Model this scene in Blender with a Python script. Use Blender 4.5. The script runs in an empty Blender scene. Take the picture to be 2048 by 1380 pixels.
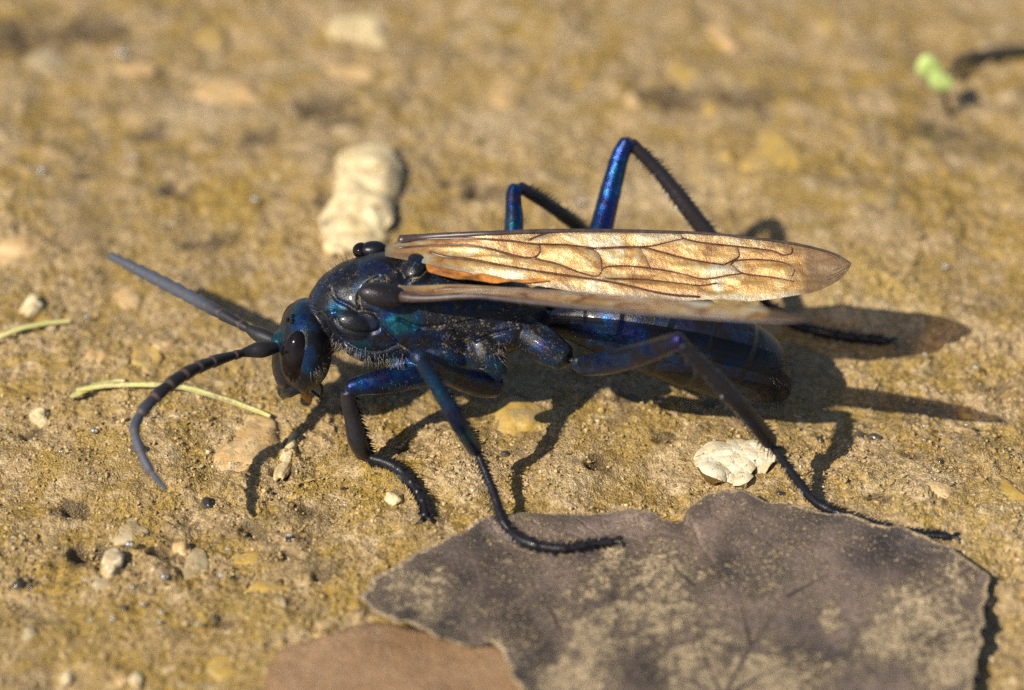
import bpy, bmesh, math, random
import numpy as np
from mathutils import Vector, Matrix, kdtree
from mathutils.bvhtree import BVHTree

random.seed(7); RNG = np.random.default_rng(7)
S = 0.001                      # code below is written in millimetres; the scene is in metres
scene = bpy.context.scene
COL = scene.collection

# ------------------------------------------------------------------ camera
TH = math.radians(37.0); DIST = 183.0; FOC = 100.0; SENS = 36.0
TARGET = np.array([0.0, 6.7, 0.0])
CAM = TARGET + DIST * np.array([0.0, -math.cos(TH), math.sin(TH)])
C_R = np.array([1.0, 0, 0]); C_U = np.array([0, math.sin(TH), math.cos(TH)]); C_F = np.array([0, math.cos(TH), -math.sin(TH)])
FPX = FOC / SENS * 2048.0
cam_d = bpy.data.cameras.new('camera'); cam = bpy.data.objects.new('camera', cam_d); COL.objects.link(cam)
cam.location = CAM * S; cam.rotation_euler = (math.pi / 2 - TH, 0, 0)
cam_d.lens = FOC; cam_d.sensor_width = SENS; cam_d.clip_start = 0.005; cam_d.clip_end = 20.0
cam_d.dof.use_dof = True; cam_d.dof.focus_distance = 0.1727; cam_d.dof.aperture_fstop = 21.0
scene.camera = cam

# ------------------------------------------------------------------ sky and sun
SUNV = np.array([-0.85, -0.73, 1.0]); SUNV /= np.linalg.norm(SUNV)     # towards the sun
world = bpy.data.worlds.new('World'); scene.world = world; world.use_nodes = True
wn = world.node_tree; sky = wn.nodes.new('ShaderNodeTexSky'); sky.sky_type = 'NISHITA'; sky.sun_disc = False
sky.sun_elevation = math.asin(SUNV[2]); sky.sun_rotation = math.atan2(SUNV[0], SUNV[1])
wn.links.new(sky.outputs[0], wn.nodes['Background'].inputs[0]); wn.nodes['Background'].inputs[1].default_value = 0.072
sun_d = bpy.data.lights.new('sun', 'SUN'); sun = bpy.data.objects.new('sun', sun_d); COL.objects.link(sun)
sun_d.energy = 5.0; sun_d.angle = math.radians(0.53); sun_d.color = (1.0, 0.95, 0.86)
sun.rotation_euler = Vector(SUNV).to_track_quat('Z', 'Y').to_euler(); sun.location = (-0.3, -0.3, 0.4)
vs = scene.view_settings; vs.view_transform = 'Standard'; vs.look = 'None'; vs.exposure = 0.46; vs.gamma = 1.0
vs.use_curve_mapping = False
scene.render.engine = 'CYCLES'
scene.cycles.use_denoising = False; scene.cycles.max_bounces = 5; scene.cycles.transparent_max_bounces = 12
scene.cycles.sample_clamp_indirect = 4.0; scene.cycles.sample_clamp_direct = 5.0; scene.cycles.caustics_reflective = False; scene.cycles.caustics_refractive = False

# ------------------------------------------------------------------ pixel helpers (a pixel is a direction; the plane it meets gives the distance)
def ray(u, v):
    d = C_F + C_R * ((u - 1024.0) / FPX) + C_U * ((690.0 - v) / FPX)
    return d / np.linalg.norm(d)
def PZ(u, v, z=0.0):
    d = ray(u, v); return CAM + d * ((z - CAM[2]) / d[2])
def PY(u, v, y=0.0):
    d = ray(u, v); return CAM + d * ((y - CAM[1]) / d[1])
def project(P):
    q = np.asarray(P) - CAM; t = q @ C_F
    return 1024 + FPX * (q @ C_R) / t, 690 - FPX * (q @ C_U) / t

# ------------------------------------------------------------------ noise
def _hash(ix, iy, iz, seed):
    h = (ix.astype(np.int64) * 374761393 + iy.astype(np.int64) * 668265263 + iz.astype(np.int64) * 1440662683 + seed * 974634777) & 0xffffffff
    h = ((h ^ (h >> 13)) * 1274126177) & 0xffffffff
    h = ((h ^ (h >> 16)) * 2246822519) & 0xffffffff
    return ((h ^ (h >> 15)) & 0xffff).astype(np.float64) / 65535.0 * 2 - 1
def vnoise(x, y, z=None, seed=0):
    x = np.asarray(x, float); y = np.asarray(y, float); z = np.zeros_like(x) if z is None else np.asarray(z, float)
    ix, iy, iz = np.floor(x), np.floor(y), np.floor(z); fx, fy, fz = x - ix, y - iy, z - iz
    sx, sy, sz = [f * f * f * (f * (f * 6 - 15) + 10) for f in (fx, fy, fz)]
    out = 0
    zr = (0,) if not np.any(fz) else (0, 1)
    for dx in (0, 1):
        for dy in (0, 1):
            for dz in zr:
                w = (sx if dx else 1 - sx) * (sy if dy else 1 - sy) * (sz if dz else 1 - sz)
                out = out + w * _hash(ix + dx, iy + dy, iz + dz, seed)
    return out
def worley(x, y, f, seed):
    x = np.asarray(x, float) * f; y = np.asarray(y, float) * f; ix, iy = np.floor(x), np.floor(y); best = np.full(x.shape, 9.0)
    for dx in (-1, 0, 1):
        for dy in (-1, 0, 1):
            cx, cy = ix + dx, iy + dy; z = np.zeros_like(cx)
            qx = cx + 0.5 + 0.45 * _hash(cx, cy, z, seed) - x; qy = cy + 0.5 + 0.45 * _hash(cx, cy, z, seed + 1) - y
            best = np.minimum(best, qx * qx + qy * qy)
    return np.sqrt(best)
def fbm2(x, y, f, octs, seed, gain=0.5):
    s = 0; a = 1.0; c, sn = math.cos(0.7), math.sin(0.7)
    for o in range(octs):
        s = s + a * vnoise(x * f, y * f, None, seed + o * 17); a *= gain; f *= 2.03
        x, y = x * c - y * sn, x * sn + y * c
    return s

# ------------------------------------------------------------------ mesh helpers
def mesh_from(name, V, F, smooth=True, scale=S):
    me = bpy.data.meshes.new(name)
    V = np.asarray(V, np.float64) * scale
    if isinstance(F, np.ndarray):
        n, k = F.shape
        me.vertices.add(len(V)); me.vertices.foreach_set('co', V.astype(np.float32).ravel())
        me.loops.add(n * k); me.loops.foreach_set('vertex_index', F.astype(np.int32).ravel())
        me.polygons.add(n); me.polygons.foreach_set('loop_start', np.arange(0, n * k, k, dtype=np.int32))
        me.update(calc_edges=True)
    else:
        me.from_pydata(V.tolist(), [], [list(map(int, f)) for f in F])
        me.update()
    me.polygons.foreach_set('use_smooth', np.full(len(me.polygons), smooth)); me.update()
    return me
def add_obj(name, me, mat=None, parent=None):
    o = bpy.data.objects.new(name, me); COL.objects.link(o)
    if mat and me and not me.materials: me.materials.append(mat)
    if parent:
        o.parent = parent; o.matrix_parent_inverse = Matrix.Translation(-Vector(parent.location))
    return o
def tag(o, label=None, cat=None, group=None, kind=None):
    if label: o['label'] = label
    if cat: o['category'] = cat
    if group: o['group'] = group
    if kind: o['kind'] = kind
    return o
def empty(name, loc):
    o = bpy.data.objects.new(name, None); o.location = Vector(loc) * S; o.empty_display_size = 0.003; COL.objects.link(o); return o
def attr(me, name, arr):
    a = me.attributes.new(name, 'FLOAT_COLOR', 'POINT'); arr = np.asarray(arr, np.float32)
    if arr.shape[1] == 3: arr = np.c_[arr, np.ones(len(arr), np.float32)]
    a.data.foreach_set('color', arr.ravel())

def resample(pts, n):
    """Catmull-Rom through pts (rows), n samples per span."""
    P = np.asarray(pts, float)
    Q = np.vstack([2 * P[0] - P[1], P, 2 * P[-1] - P[-2]]); out = []
    for i in range(1, len(Q) - 2):
        for k in range(n):
            t = k / n
            out.append(0.5 * ((2 * Q[i]) + (-Q[i-1] + Q[i+1]) * t + (2*Q[i-1] - 5*Q[i] + 4*Q[i+1] - Q[i+2]) * t*t + (-Q[i-1] + 3*Q[i] - 3*Q[i+1] + Q[i+2]) * t**3))
    out.append(P[-1]); return np.array(out)
def tube(path, rad, seg=16, flat=(1.0, 1.0), up=(0, 0, 1), cap=True):
    """Closed tube along path (N,3) with radii (N,)."""
    P = np.asarray(path, float); R = np.asarray(rad, float); n = len(P)
    T = np.gradient(P, axis=0); T /= np.linalg.norm(T, axis=1)[:, None] + 1e-12
    A = np.zeros_like(P); a = np.asarray(up, float); a = a - T[0] * (a @ T[0])
    if np.linalg.norm(a) < 1e-3: a = np.array([0, 1.0, 0]) - T[0] * T[0][1]
    for i in range(n):
        a = a - T[i] * (a @ T[i]); a /= np.linalg.norm(a) + 1e-12; A[i] = a
    B = np.cross(T, A); ang = np.arange(seg) / seg * 2 * math.pi
    V = (P[:, None] + (A[:, None] * np.cos(ang)[None, :, None] * flat[0] + B[:, None] * np.sin(ang)[None, :, None] * flat[1]) * R[:, None, None]).reshape(-1, 3)
    i, j = np.meshgrid(np.arange(n - 1), np.arange(seg), indexing='ij'); j2 = (j + 1) % seg
    F = np.stack([i * seg + j, i * seg + j2, (i + 1) * seg + j2, (i + 1) * seg + j], -1).reshape(-1, 4)
    F = [tuple(f) for f in F]
    if cap:
        V = np.vstack([V, P[0] - T[0] * R[0] * 0.55, P[-1] + T[-1] * R[-1] * 0.55]); a0, a1 = n * seg, n * seg + 1
        for k in range(seg):
            F.append((a0, (k + 1) % seg, k)); F.append((a1, (n - 1) * seg + k, (n - 1) * seg + (k + 1) % seg))
    return V, F
def merge(parts):
    V = []; F = []; b = 0
    for v, f in parts:
        V.append(v); F += [tuple(int(i) + b for i in q) for q in f]; b += len(v)
    return np.vstack(V), F
def ico(sub):
    bm = bmesh.new(); bmesh.ops.create_icosphere(bm, subdivisions=sub, radius=1.0)
    V = np.array([v.co[:] for v in bm.verts]); F = [tuple(v.index for v in f.verts) for f in bm.faces]; bm.free()
    return V, F
def rot(ax, deg):
    return np.array(Matrix.Rotation(math.radians(deg), 3, ax))
def seg_dist(P, A, B):
    """distance of points P (N,2|3) to polyline segments A->B, min over all, plus index."""
    best = np.full(len(P), 1e9); idx = np.zeros(len(P), int)
    for k, (a, b) in enumerate(zip(A, B)):
        ab = b - a; t = np.clip(((P - a) @ ab) / (ab @ ab + 1e-12), 0, 1)
        d = np.linalg.norm(P - (a + t[:, None] * ab), axis=1); m = d < best
        best[m] = d[m]; idx[m] = k
    return best, idx
def sstep(a, b, x):
    t = np.clip((x - a) / (b - a), 0, 1); return t * t * (3 - 2 * t)

# ------------------------------------------------------------------ material helpers
class NT:
    def __init__(s, name):
        s.m = bpy.data.materials.new(name); s.m.use_nodes = True; s.t = s.m.node_tree; s.t.nodes.clear()
        s.out = s.t.nodes.new('ShaderNodeOutputMaterial')
    def n(s, typ, ins=None, **kw):
        nd = s.t.nodes.new('ShaderNode' + typ)
        for k, v in kw.items(): setattr(nd, k, v)
        for k, v in (ins or {}).items(): s.set(nd.inputs[k], v)
        return nd
    def set(s, sock, v):
        if hasattr(v, 'outputs'): s.t.links.new(v.outputs[0], sock)
        elif isinstance(v, bpy.types.NodeSocket): s.t.links.new(v, sock)
        else:
            if isinstance(v, (tuple, list)) and len(v) == 3 and sock.type == 'RGBA': v = (*v, 1)
            sock.default_value = v
    def mm(s):
        c = s.n('TexCoord'); return s.n('VectorMath', {0: c.outputs['Object'], 1: (1000, 1000, 1000)}, operation='MULTIPLY')
    def noise(s, vec, scale, detail=3, rough=0.55, dist=0.0):
        return s.n('TexNoise', {'Vector': vec, 'Scale': scale, 'Detail': detail, 'Roughness': rough, 'Distortion': dist}).outputs['Fac']
    def ramp(s, fac, stops):
        r = s.n('ValToRGB', {0: fac}); e = r.color_ramp.elements
        while len(e) < len(stops): e.new(0.5)
        for el, (p, c) in zip(e, stops):
            el.position = p; el.color = (*c, 1) if not isinstance(c, (int, float)) else (c, c, c, 1)
        return r.outputs[0]
    def mix(s, f, a, b, blend='MIX'):
        x = s.n('Mix', data_type='RGBA', blend_type=blend); s.set(x.inputs[0], f); s.set(x.inputs[6], a); s.set(x.inputs[7], b); return x.outputs[2]
    def math(s, op, a, b=0.0, clamp=False):
        return s.n('Math', {0: a, 1: b}, operation=op, use_clamp=clamp).outputs[0]
    def bump(s, h, dist_mm, strength=1.0, normal=None):
        b = s.n('Bump', {'Height': h, 'Distance': dist_mm * S, 'Strength': strength})
        if normal: s.t.links.new(normal, b.inputs['Normal'])
        return b.outputs[0]
    def pbsdf(s, **kw):
        names = {k.replace('_', ' '): v for k, v in kw.items()}
        return s.n('BsdfPrincipled', names)
    def done(s, shader):
        s.t.links.new(shader.outputs[0], s.out.inputs['Surface']); return s.m
def sep(t, at):
    a = t.n('Attribute', attribute_name=at); return t.n('SeparateColor', {0: a.outputs['Color']}).outputs

M = {}
def mat_ground():
    t = NT('wet_silt'); v = t.mm(); dk_, al_, pl_ = sep(t, 'tint')[:3]
    big = t.noise(v, 0.09, 3, 0.6); mid = t.noise(v, 0.34, 5, 0.65, 0.8); fine = t.noise(v, 2.6, 5, 0.75); grain = t.noise(v, 9.0, 3, 0.75)
    ff = t.ramp(fine, [(0.38, 0), (0.62, 1)])
    tan = t.mix(ff, (0.21, 0.130, 0.052), (0.60, 0.430, 0.220)); ochre = t.mix(ff, (0.16, 0.098, 0.010), (0.48, 0.300, 0.045))
    om = t.math('ADD', t.ramp(mid, [(0.44, 0), (0.56, 0.95)]), al_, True)
    c = t.mix(om, tan, ochre)
    c = t.mix(t.ramp(big, [(0.45, 0.0), (0.70, 0.5)]), c, (0.38, 0.268, 0.132))
    pale = t.noise(v, 0.55, 4, 0.65); c = t.mix(t.math('ADD', t.ramp(pale, [(0.55, 0), (0.68, 0.75)]), pl_, True), c, t.mix(ff, (0.42, 0.30, 0.16), (0.72, 0.56, 0.36)))
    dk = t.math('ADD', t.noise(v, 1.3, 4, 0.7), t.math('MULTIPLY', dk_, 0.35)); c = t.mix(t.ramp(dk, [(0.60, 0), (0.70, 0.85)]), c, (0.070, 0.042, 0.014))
    c = t.mix(t.ramp(t.noise(v, 0.22, 5, 0.7, 0.6), [(0.53, 0), (0.66, 0.7)]), c, (0.16, 0.108, 0.046)); c = t.mix(t.ramp(t.noise(v, 3.4, 4, 0.7), [(0.60, 0), (0.70, 0.7)]), c, (0.095, 0.058, 0.018))
    c = t.mix(t.ramp(grain, [(0.36, 0.65), (0.48, 0.0)]), c, (0.13, 0.080, 0.028))
    c = t.mix(t.ramp(grain, [(0.58, 0.0), (0.70, 0.6)]), c, (0.68, 0.53, 0.32))
    vor = t.n('TexVoronoi', {'Vector': v, 'Scale': 7.5, 'Randomness': 1.0}); dome = t.math('SUBTRACT', 1.0, vor.outputs['Distance'])
    hgt = t.math('ADD', t.math('MULTIPLY', dome, 0.8), t.noise(v, 5.0, 4, 0.75))
    nrm = t.bump(hgt, 0.11, 0.9)
    gl = t.n('TexVoronoi', {'Vector': v, 'Scale': 3.0, 'Randomness': 1.0}); wet = t.ramp(gl.outputs['Distance'], [(0.10, 0.10), (0.30, 0.46)])
    b = t.pbsdf(Base_Color=c, Roughness=wet, Normal=nrm, Specular_IOR_Level=0.5)
    return t.done(b)
M['ground'] = mat_ground()
def mat_water():
    t = NT('shallow_water'); v = t.mm()
    lw = t.n('LayerWeight', {'Blend': 0.5}); f5 = t.math('POWER', lw.outputs['Facing'], 5.0); fr = t.math('ADD', t.math('MULTIPLY', f5, 0.98), 0.02)   # Schlick, the same from both sides
    g = t.n('BsdfGlossy', {'Color': (1, 1, 1), 'Roughness': 0.02}); tr = t.n('BsdfTransparent', {'Color': (0.98, 0.97, 0.94)})
    return t.done(t.n('MixShader', {0: fr, 1: tr, 2: g}))
M['water'] = mat_water()
def mat_chitin():
    t = NT('blue_black_chitin'); v = t.mm(); r, g, bch = sep(t, 'tint')[:3]; hue_off = t.n('Attribute', attribute_name='tint').outputs['Alpha']
    flake = t.noise(v, 8.0, 3, 0.8); hue = t.noise(v, 0.6, 3, 0.6, 0.8); patch = t.noise(v, 0.75, 4, 0.7)
    hue = t.math('ADD', t.math('MULTIPLY', hue, 0.6), t.math('MULTIPLY', hue_off, 0.4)); blue = t.ramp(hue, [(0.36, (0.075, 0.045, 0.27)), (0.45, (0.025, 0.075, 0.34)), (0.54, (0.025, 0.18, 0.45)), (0.62, (0.03, 0.34, 0.43))])
    k = t.math('MULTIPLY', r, t.math('ADD', t.ramp(patch, [(0.46, 0.06), (0.62, 1.0)]), t.math('MULTIPLY', t.math('SUBTRACT', r, 0.6), 1.2), True), True)
    k = t.math('MULTIPLY', k, t.ramp(flake, [(0.42, 0.03), (0.56, 1.0)]), True)
    base = t.mix(k, (0.0065, 0.0065, 0.0090), blue)
    base = t.mix(bch, base, (0.034, 0.026, 0.025))
    d1 = t.noise(v, 1.6, 5, 0.8); d2 = t.noise(v, 9.0, 3, 0.8)
    dust = t.ramp(t.math('ADD', t.math('MULTIPLY', d1, 0.45), t.math('ADD', t.math('MULTIPLY', d2, 0.55), t.math('MULTIPLY', g, 0.26))), [(0.67, 0), (0.73, 0.95)])
    speck = t.ramp(d2, [(0.66, 0), (0.72, 0.5)]); dust = t.math('MAXIMUM', dust, t.math('MULTIPLY', speck, t.math('ADD', g, 0.25), True))
    base = t.mix(dust, base, (0.25, 0.195, 0.13))
    met = t.math('MULTIPLY', t.ramp(k, [(0.04, 0), (0.25, 0.97)]), t.math('SUBTRACT', 1.0, dust))
    rough = t.math('ADD', t.math('MULTIPLY', dust, 0.45), t.math('ADD', t.math('MULTIPLY', flake, 0.26), 0.17))
    nrm = t.bump(t.math('ADD', t.noise(v, 9.0, 3, 0.7), t.math('MULTIPLY', dust, 0.8)), 0.035, 0.8)
    b = t.pbsdf(Base_Color=base, Metallic=met, Roughness=rough, Normal=nrm, Specular_IOR_Level=0.25, Coat_Weight=t.math('MULTIPLY', t.math('SUBTRACT', 1.0, dust), 0.10), Coat_Roughness=0.10)
    return t.done(b)
M['chitin'] = mat_chitin()
def simple(name, col, rough=0.4, spec=0.5, vary=0.0, scale=2.0, metallic=0.0, bump=0.0, bscale=6.0, trans=0.0, coat=0.0):
    t = NT(name); v = t.mm(); c = col
    if vary:
        n = t.noise(v, scale, 3, 0.6); lo = tuple(x * (1 - vary) for x in col); hi = tuple(min(1, x * (1 + vary)) for x in col)
        c = t.mix(t.ramp(n, [(0.3, 0), (0.7, 1)]), lo, hi)
    kw = dict(Base_Color=c, Roughness=rough, Specular_IOR_Level=spec, Metallic=metallic, Transmission_Weight=trans, Coat_Weight=coat, Coat_Roughness=0.08)
    if bump: kw['Normal'] = t.bump(t.noise(v, bscale, 3, 0.7), bump, 0.8)
    return t.done(t.pbsdf(**kw))
M['eye'] = simple('compound_eye_gloss', (0.007, 0.004, 0.004), 0.07, 0.28, 0.3, 6.0)
M['black'] = simple('black_chitin', (0.008, 0.008, 0.011), 0.3, 0.3, 0.4, 3.0, bump=0.02)
M['bristle'] = simple('black_bristle', (0.010, 0.009, 0.010), 0.4, 0.5)
M['pale_hair'] = simple('pale_hair', (0.25, 0.21, 0.16), 0.35, 0.5)
M['amber'] = simple('amber_mouthpart', (0.42, 0.18, 0.03), 0.25, 0.5, 0.4, 3.0)
def mat_antenna():
    t = NT('antenna_pile'); v = t.mm(); r, g, b = sep(t, 'tint')[:3]
    n = t.noise(v, 6.0, 3, 0.7)
    c = t.mix(r, (0.014, 0.012, 0.013), (0.068, 0.075, 0.095))
    c = t.mix(g, c, (0.12, 0.075, 0.06)); c = t.mix(t.math('MULTIPLY', n, 0.35), c, (0.01, 0.01, 0.012))
    return t.done(t.pbsdf(Base_Color=c, Roughness=0.5, Specular_IOR_Level=0.3, Sheen_Weight=0.03, Normal=t.bump(n, 0.03, 0.8)))
M['antenna'] = mat_antenna()
def mat_wing():
    t = NT('amber_wing_membrane'); v = t.mm(); l, c, d = sep(t, 'wing')[:3]
    n1 = t.noise(v, 0.42, 4, 0.6, 0.9); n2 = t.noise(v, 4.0, 5, 0.8); n3 = t.noise(v, 14.0, 2, 0.7)
    gold = t.ramp(n1, [(0.34, (0.36, 0.125, 0.015)), (0.44, (0.78, 0.38, 0.055)), (0.53, (0.96, 0.70, 0.26)), (0.62, (0.98, 0.90, 0.66))])
    gold = t.mix(t.ramp(n2, [(0.36, 0.45), (0.55, 0)]), gold, (0.40, 0.17, 0.03))
    near_v = t.ramp(d, [(0.0, 1.0), (0.22, 0.6), (0.55, 0.0)]); gold = t.mix(t.math('MULTIPLY', near_v, 0.85), gold, (0.46, 0.165, 0.018)); gold = t.mix(t.ramp(c, [(0.03, 0.85), (0.22, 0.0)]), gold, (0.30, 0.16, 0.05)); gold = t.mix(t.ramp(c, [(0.86, 0.0), (0.97, 0.6)]), gold, (0.55, 0.46, 0.36))
    base = t.ramp(l, [(0.0, 1.0), (0.10, 0.0)]); gold = t.mix(t.math('MULTIPLY', base, 0.6), gold, (0.45, 0.30, 0.17))
    dust = t.ramp(t.math('MULTIPLY', n3, t.math('ADD', n1, 0.5)), [(0.62, 0), (0.70, 0.6)]); gold = t.mix(dust, gold, (0.8, 0.70, 0.5))
    tip = b_tip = t.ramp(t.math('ADD', l, t.math('MULTIPLY', t.math('SUBTRACT', n1, 0.5), 0.05)), [(0.880, 0), (0.905, 1)])
    col = t.mix(tip, gold, (0.16, 0.105, 0.065))
    nrm = t.bump(t.math('ADD', t.math('MULTIPLY', n2, 0.8), t.math('MULTIPLY', n1, 1.5)), 0.07, 0.8)
    dif = t.n('BsdfDiffuse', {'Color': col, 'Normal': nrm}); trl = t.n('BsdfTranslucent', {'Color': t.mix(0.5, col, (0.5, 0.22, 0.04)), 'Normal': nrm})
    a = t.n('MixShader', {0: 0.30, 1: dif, 2: trl})
    gls = t.n('BsdfGlossy', {'Color': t.mix(0.32, col, (1, 0.90, 0.66)), 'Roughness': 0.42, 'Normal': nrm})
    a = t.n('MixShader', {0: t.math('MULTIPLY', t.math('SUBTRACT', 1.0, t.math('MULTIPLY', tip, 0.6)), 0.62), 1: a, 2: gls})
    tr = t.n('BsdfTransparent', {'Color': (0.75, 0.55, 0.34)})
    return t.done(t.n('MixShader', {0: t.math('ADD', 0.10, t.math('MULTIPLY', tip, 0.22)), 1: a, 2: tr}))
M['wing'] = mat_wing()
M['vein'] = simple('wing_vein', (0.075, 0.032, 0.015), 0.35, 0.5, 0.5, 2.0)
M['vein_dark'] = simple('wing_costa', (0.05, 0.032, 0.026), 0.4, 0.5, 0.5, 2.0)
M['hindwing'] = simple('orange_hindwing', (0.40, 0.15, 0.03), 0.35, 0.5, 0.75, 0.9, bump=0.06)
def mat_leaf(name, base_a, base_b, dust_amt, rough=0.5):
    t = NT(name); v = t.mm(); big = t.noise(v, 0.16, 4, 0.65, 0.5); fine = t.noise(v, 1.9, 5, 0.8); gr = t.noise(v, 5.0, 3, 0.75)
    r, g, b = sep(t, 'tint')[:3]
    c = t.mix(t.ramp(t.noise(v, 0.20, 5, 0.65, 0.6), [(0.36, 0), (0.62, 1)]), base_a, base_b)
    c = t.mix(r, c, (0.022, 0.016, 0.014))
    dn = t.math('ADD', t.math('MULTIPLY', big, 0.40), t.math('ADD', t.math('MULTIPLY', fine, 0.60), t.math('MULTIPLY', g, 0.70)))
    dust = t.ramp(dn, [(0.60 - dust_amt, 0), (0.68 - dust_amt, 0.95)])
    sp = t.ramp(t.math('ADD', gr, t.math('MULTIPLY', t.math('SUBTRACT', big, 0.5), 0.25)), [(0.55, 0), (0.61, 0.8)]); dust = t.math('MAXIMUM', dust, sp)
    dust = t.math('MULTIPLY', dust, t.ramp(gr, [(0.34, 0.35), (0.52, 1)]))
    c = t.mix(dust, c, t.mix(fine, (0.31, 0.21, 0.105), (0.62, 0.47, 0.28)))
    vo = t.n('TexVoronoi', {'Vector': v, 'Scale': 0.9}, feature='DISTANCE_TO_EDGE'); net = t.ramp(vo.outputs['Distance'], [(0.0, 0), (0.08, 1)])
    h = t.math('ADD', t.math('MULTIPLY', net, 0.15), t.math('ADD', t.math('MULTIPLY', dust, 1.2), t.math('MULTIPLY', fine, 0.7)))
    return t.done(t.pbsdf(Base_Color=c, Roughness=t.math('ADD', rough, t.math('MULTIPLY', dust, 0.25)), Normal=t.bump(h, 0.22, 1.0), Specular_IOR_Level=0.5))
M['leaf'] = mat_leaf('dark_dead_leaf', (0.058, 0.044, 0.037), (0.215, 0.148, 0.112), 0.065, 0.40)
M['leaf2'] = mat_leaf('brown_dead_leaf', (0.23, 0.125, 0.055), (0.36, 0.21, 0.105), 0.0, 0.42)
def mat_stone(name, a, b, scale=0.7, rough=0.55, silt=0.5):
    t = NT(name); v = t.mm(); n = t.noise(v, scale, 4, 0.6, 0.5)
    c = t.mix(t.ramp(n, [(0.32, 0), (0.68, 1)]), a, b)
    oi = t.n('ObjectInfo'); c = t.mix(t.math('MULTIPLY', oi.outputs['Random'], 0.25), c, tuple(x * 0.6 for x in a))
    s_ = t.noise(v, 1.0, 4, 0.7); f = t.noise(v, 7.0, 3, 0.7)
    gz = t.n('SeparateXYZ', {0: t.n('TexCoord').outputs['Generated']}).outputs[2]; low = t.math('ADD', t.math('MULTIPLY', t.math('SUBTRACT', 0.80, gz), 1.3), t.math('SUBTRACT', s_, 0.5))
    m_ = t.math('MAXIMUM', t.math('MULTIPLY', t.ramp(s_, [(0.48, 0), (0.58, 1)]), silt), t.ramp(low, [(0.05, 0), (0.30, silt)])); m_ = t.math('MAXIMUM', m_, t.ramp(f, [(0.56, 0), (0.66, 0.5 * silt)]))
    c = t.mix(m_, c, t.mix(f, (0.24, 0.16, 0.06), (0.48, 0.35, 0.18)))
    return t.done(t.pbsdf(Base_Color=c, Roughness=rough, Normal=t.bump(t.math('ADD', n, t.math('MULTIPLY', f, m_)), 0.12, 0.7), Specular_IOR_Level=0.5))
M['cream'] = mat_stone('cream_quartz', (0.60, 0.44, 0.21), (0.80, 0.66, 0.40), silt=0.6)
M['white'] = mat_stone('white_flake', (0.66, 0.50, 0.27), (0.82, 0.70, 0.47), silt=0.75)
M['orange'] = mat_stone('orange_stone', (0.50, 0.29, 0.10), (0.66, 0.46, 0.24), silt=0.85)
M['amberst'] = mat_stone('amber_algae_stone', (0.40, 0.24, 0.03), (0.55, 0.37, 0.10), silt=0.85)
M['flake'] = mat_stone('white_chalk_flake', (0.70, 0.56, 0.33), (0.85, 0.78, 0.60), silt=0.5)
M['grey'] = mat_stone('pale_grey_stone', (0.38, 0.29, 0.16), (0.52, 0.42, 0.26), silt=0.9)
M['darkst'] = mat_stone('black_grain', (0.015, 0.014, 0.015), (0.05, 0.042, 0.036), rough=0.16, silt=0.2)
def mat_grass(name, a, b, silt):
    t = NT(name); v = t.mm(); n = t.noise(v, 0.5, 3, 0.6); f = t.noise(v, 5.0, 3, 0.7)
    c = t.mix(t.ramp(n, [(0.3, 0), (0.7, 1)]), a, b); c = t.mix(t.ramp(t.math('ADD', t.math('MULTIPLY', f, 0.5), t.math('MULTIPLY', n, 0.5)), [(0.62 - silt, 0), (0.72 - silt, 0.85)]), c, (0.30, 0.21, 0.08))
    return t.done(t.pbsdf(Base_Color=c, Roughness=0.42, Normal=t.bump(f, 0.05, 0.7)))
M['grass'] = mat_grass('straw_green_blade', (0.46, 0.44, 0.13), (0.64, 0.58, 0.28), 0.0)
M['grass2'] = mat_grass('silty_blade', (0.44, 0.40, 0.11), (0.66, 0.60, 0.30), 0.14)
M['green'] = simple('sprout_green', (0.42, 0.52, 0.16), 0.4, 0.4, 0.3, 0.8)
M['twig'] = simple('dark_twig', (0.030, 0.022, 0.014), 0.6, 0.4, 0.4, 2.0, bump=0.1, bscale=3.0)
def mat_bubble():
    t = NT('bubble_film'); fr = t.n('LayerWeight', {'Blend': 0.5}); g = t.n('BsdfGlossy', {'Color': (1, 1, 1), 'Roughness': 0.42}); tr = t.n('BsdfTransparent', {'Color': (0.78, 0.75, 0.68)})
    return t.done(t.n('MixShader', {0: t.math('ADD', t.math('MULTIPLY', fr.outputs['Fresnel'], 0.8), 0.10, True), 1: tr, 2: g}))
M['bubble'] = mat_bubble()

# ------------------------------------------------------------------ ground
LEAF_PX = [(722,1196),(735,1172),(765,1148),(812,1120),(862,1097),(905,1075),(948,1050),(992,1036),(1060,1024),(1115,1026),(1170,1031),(1240,1031),(1300,1041),(1350,1046),
           (1370,1034),(1390,1016),(1425,1005),(1480,1001),(1545,1005),(1600,1014),(1660,1027),(1725,1043),(1790,1062),(1850,1086),(1905,1115),(1950,1143),(1974,1166),(1970,1215),(1966,1265),(1955,1325),(1945,1385),
           (1900,1470),(1780,1545),(1600,1580),(1400,1570),(1220,1520),(1090,1440),(1030,1370),(1012,1308),(985,1288),(930,1290),(880,1283),(820,1262),(770,1238),(735,1215)]
LEAF_XY = np.array([PZ(u, v, 0.55)[:2] for u, v in LEAF_PX])
def inside(P, poly):
    x, y = P[:, 0], P[:, 1]; r = np.zeros(len(P), bool); n = len(poly)
    for i in range(n):
        x1, y1 = poly[i]; x2, y2 = poly[(i + 1) % n]
        c = ((y1 > y) != (y2 > y)) & (x < (x2 - x1) * (y - y1) / (y2 - y1 + 1e-12) + x1); r ^= c
    return r
FOOT = []     # (x, y, z) contacts the silt must meet
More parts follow.
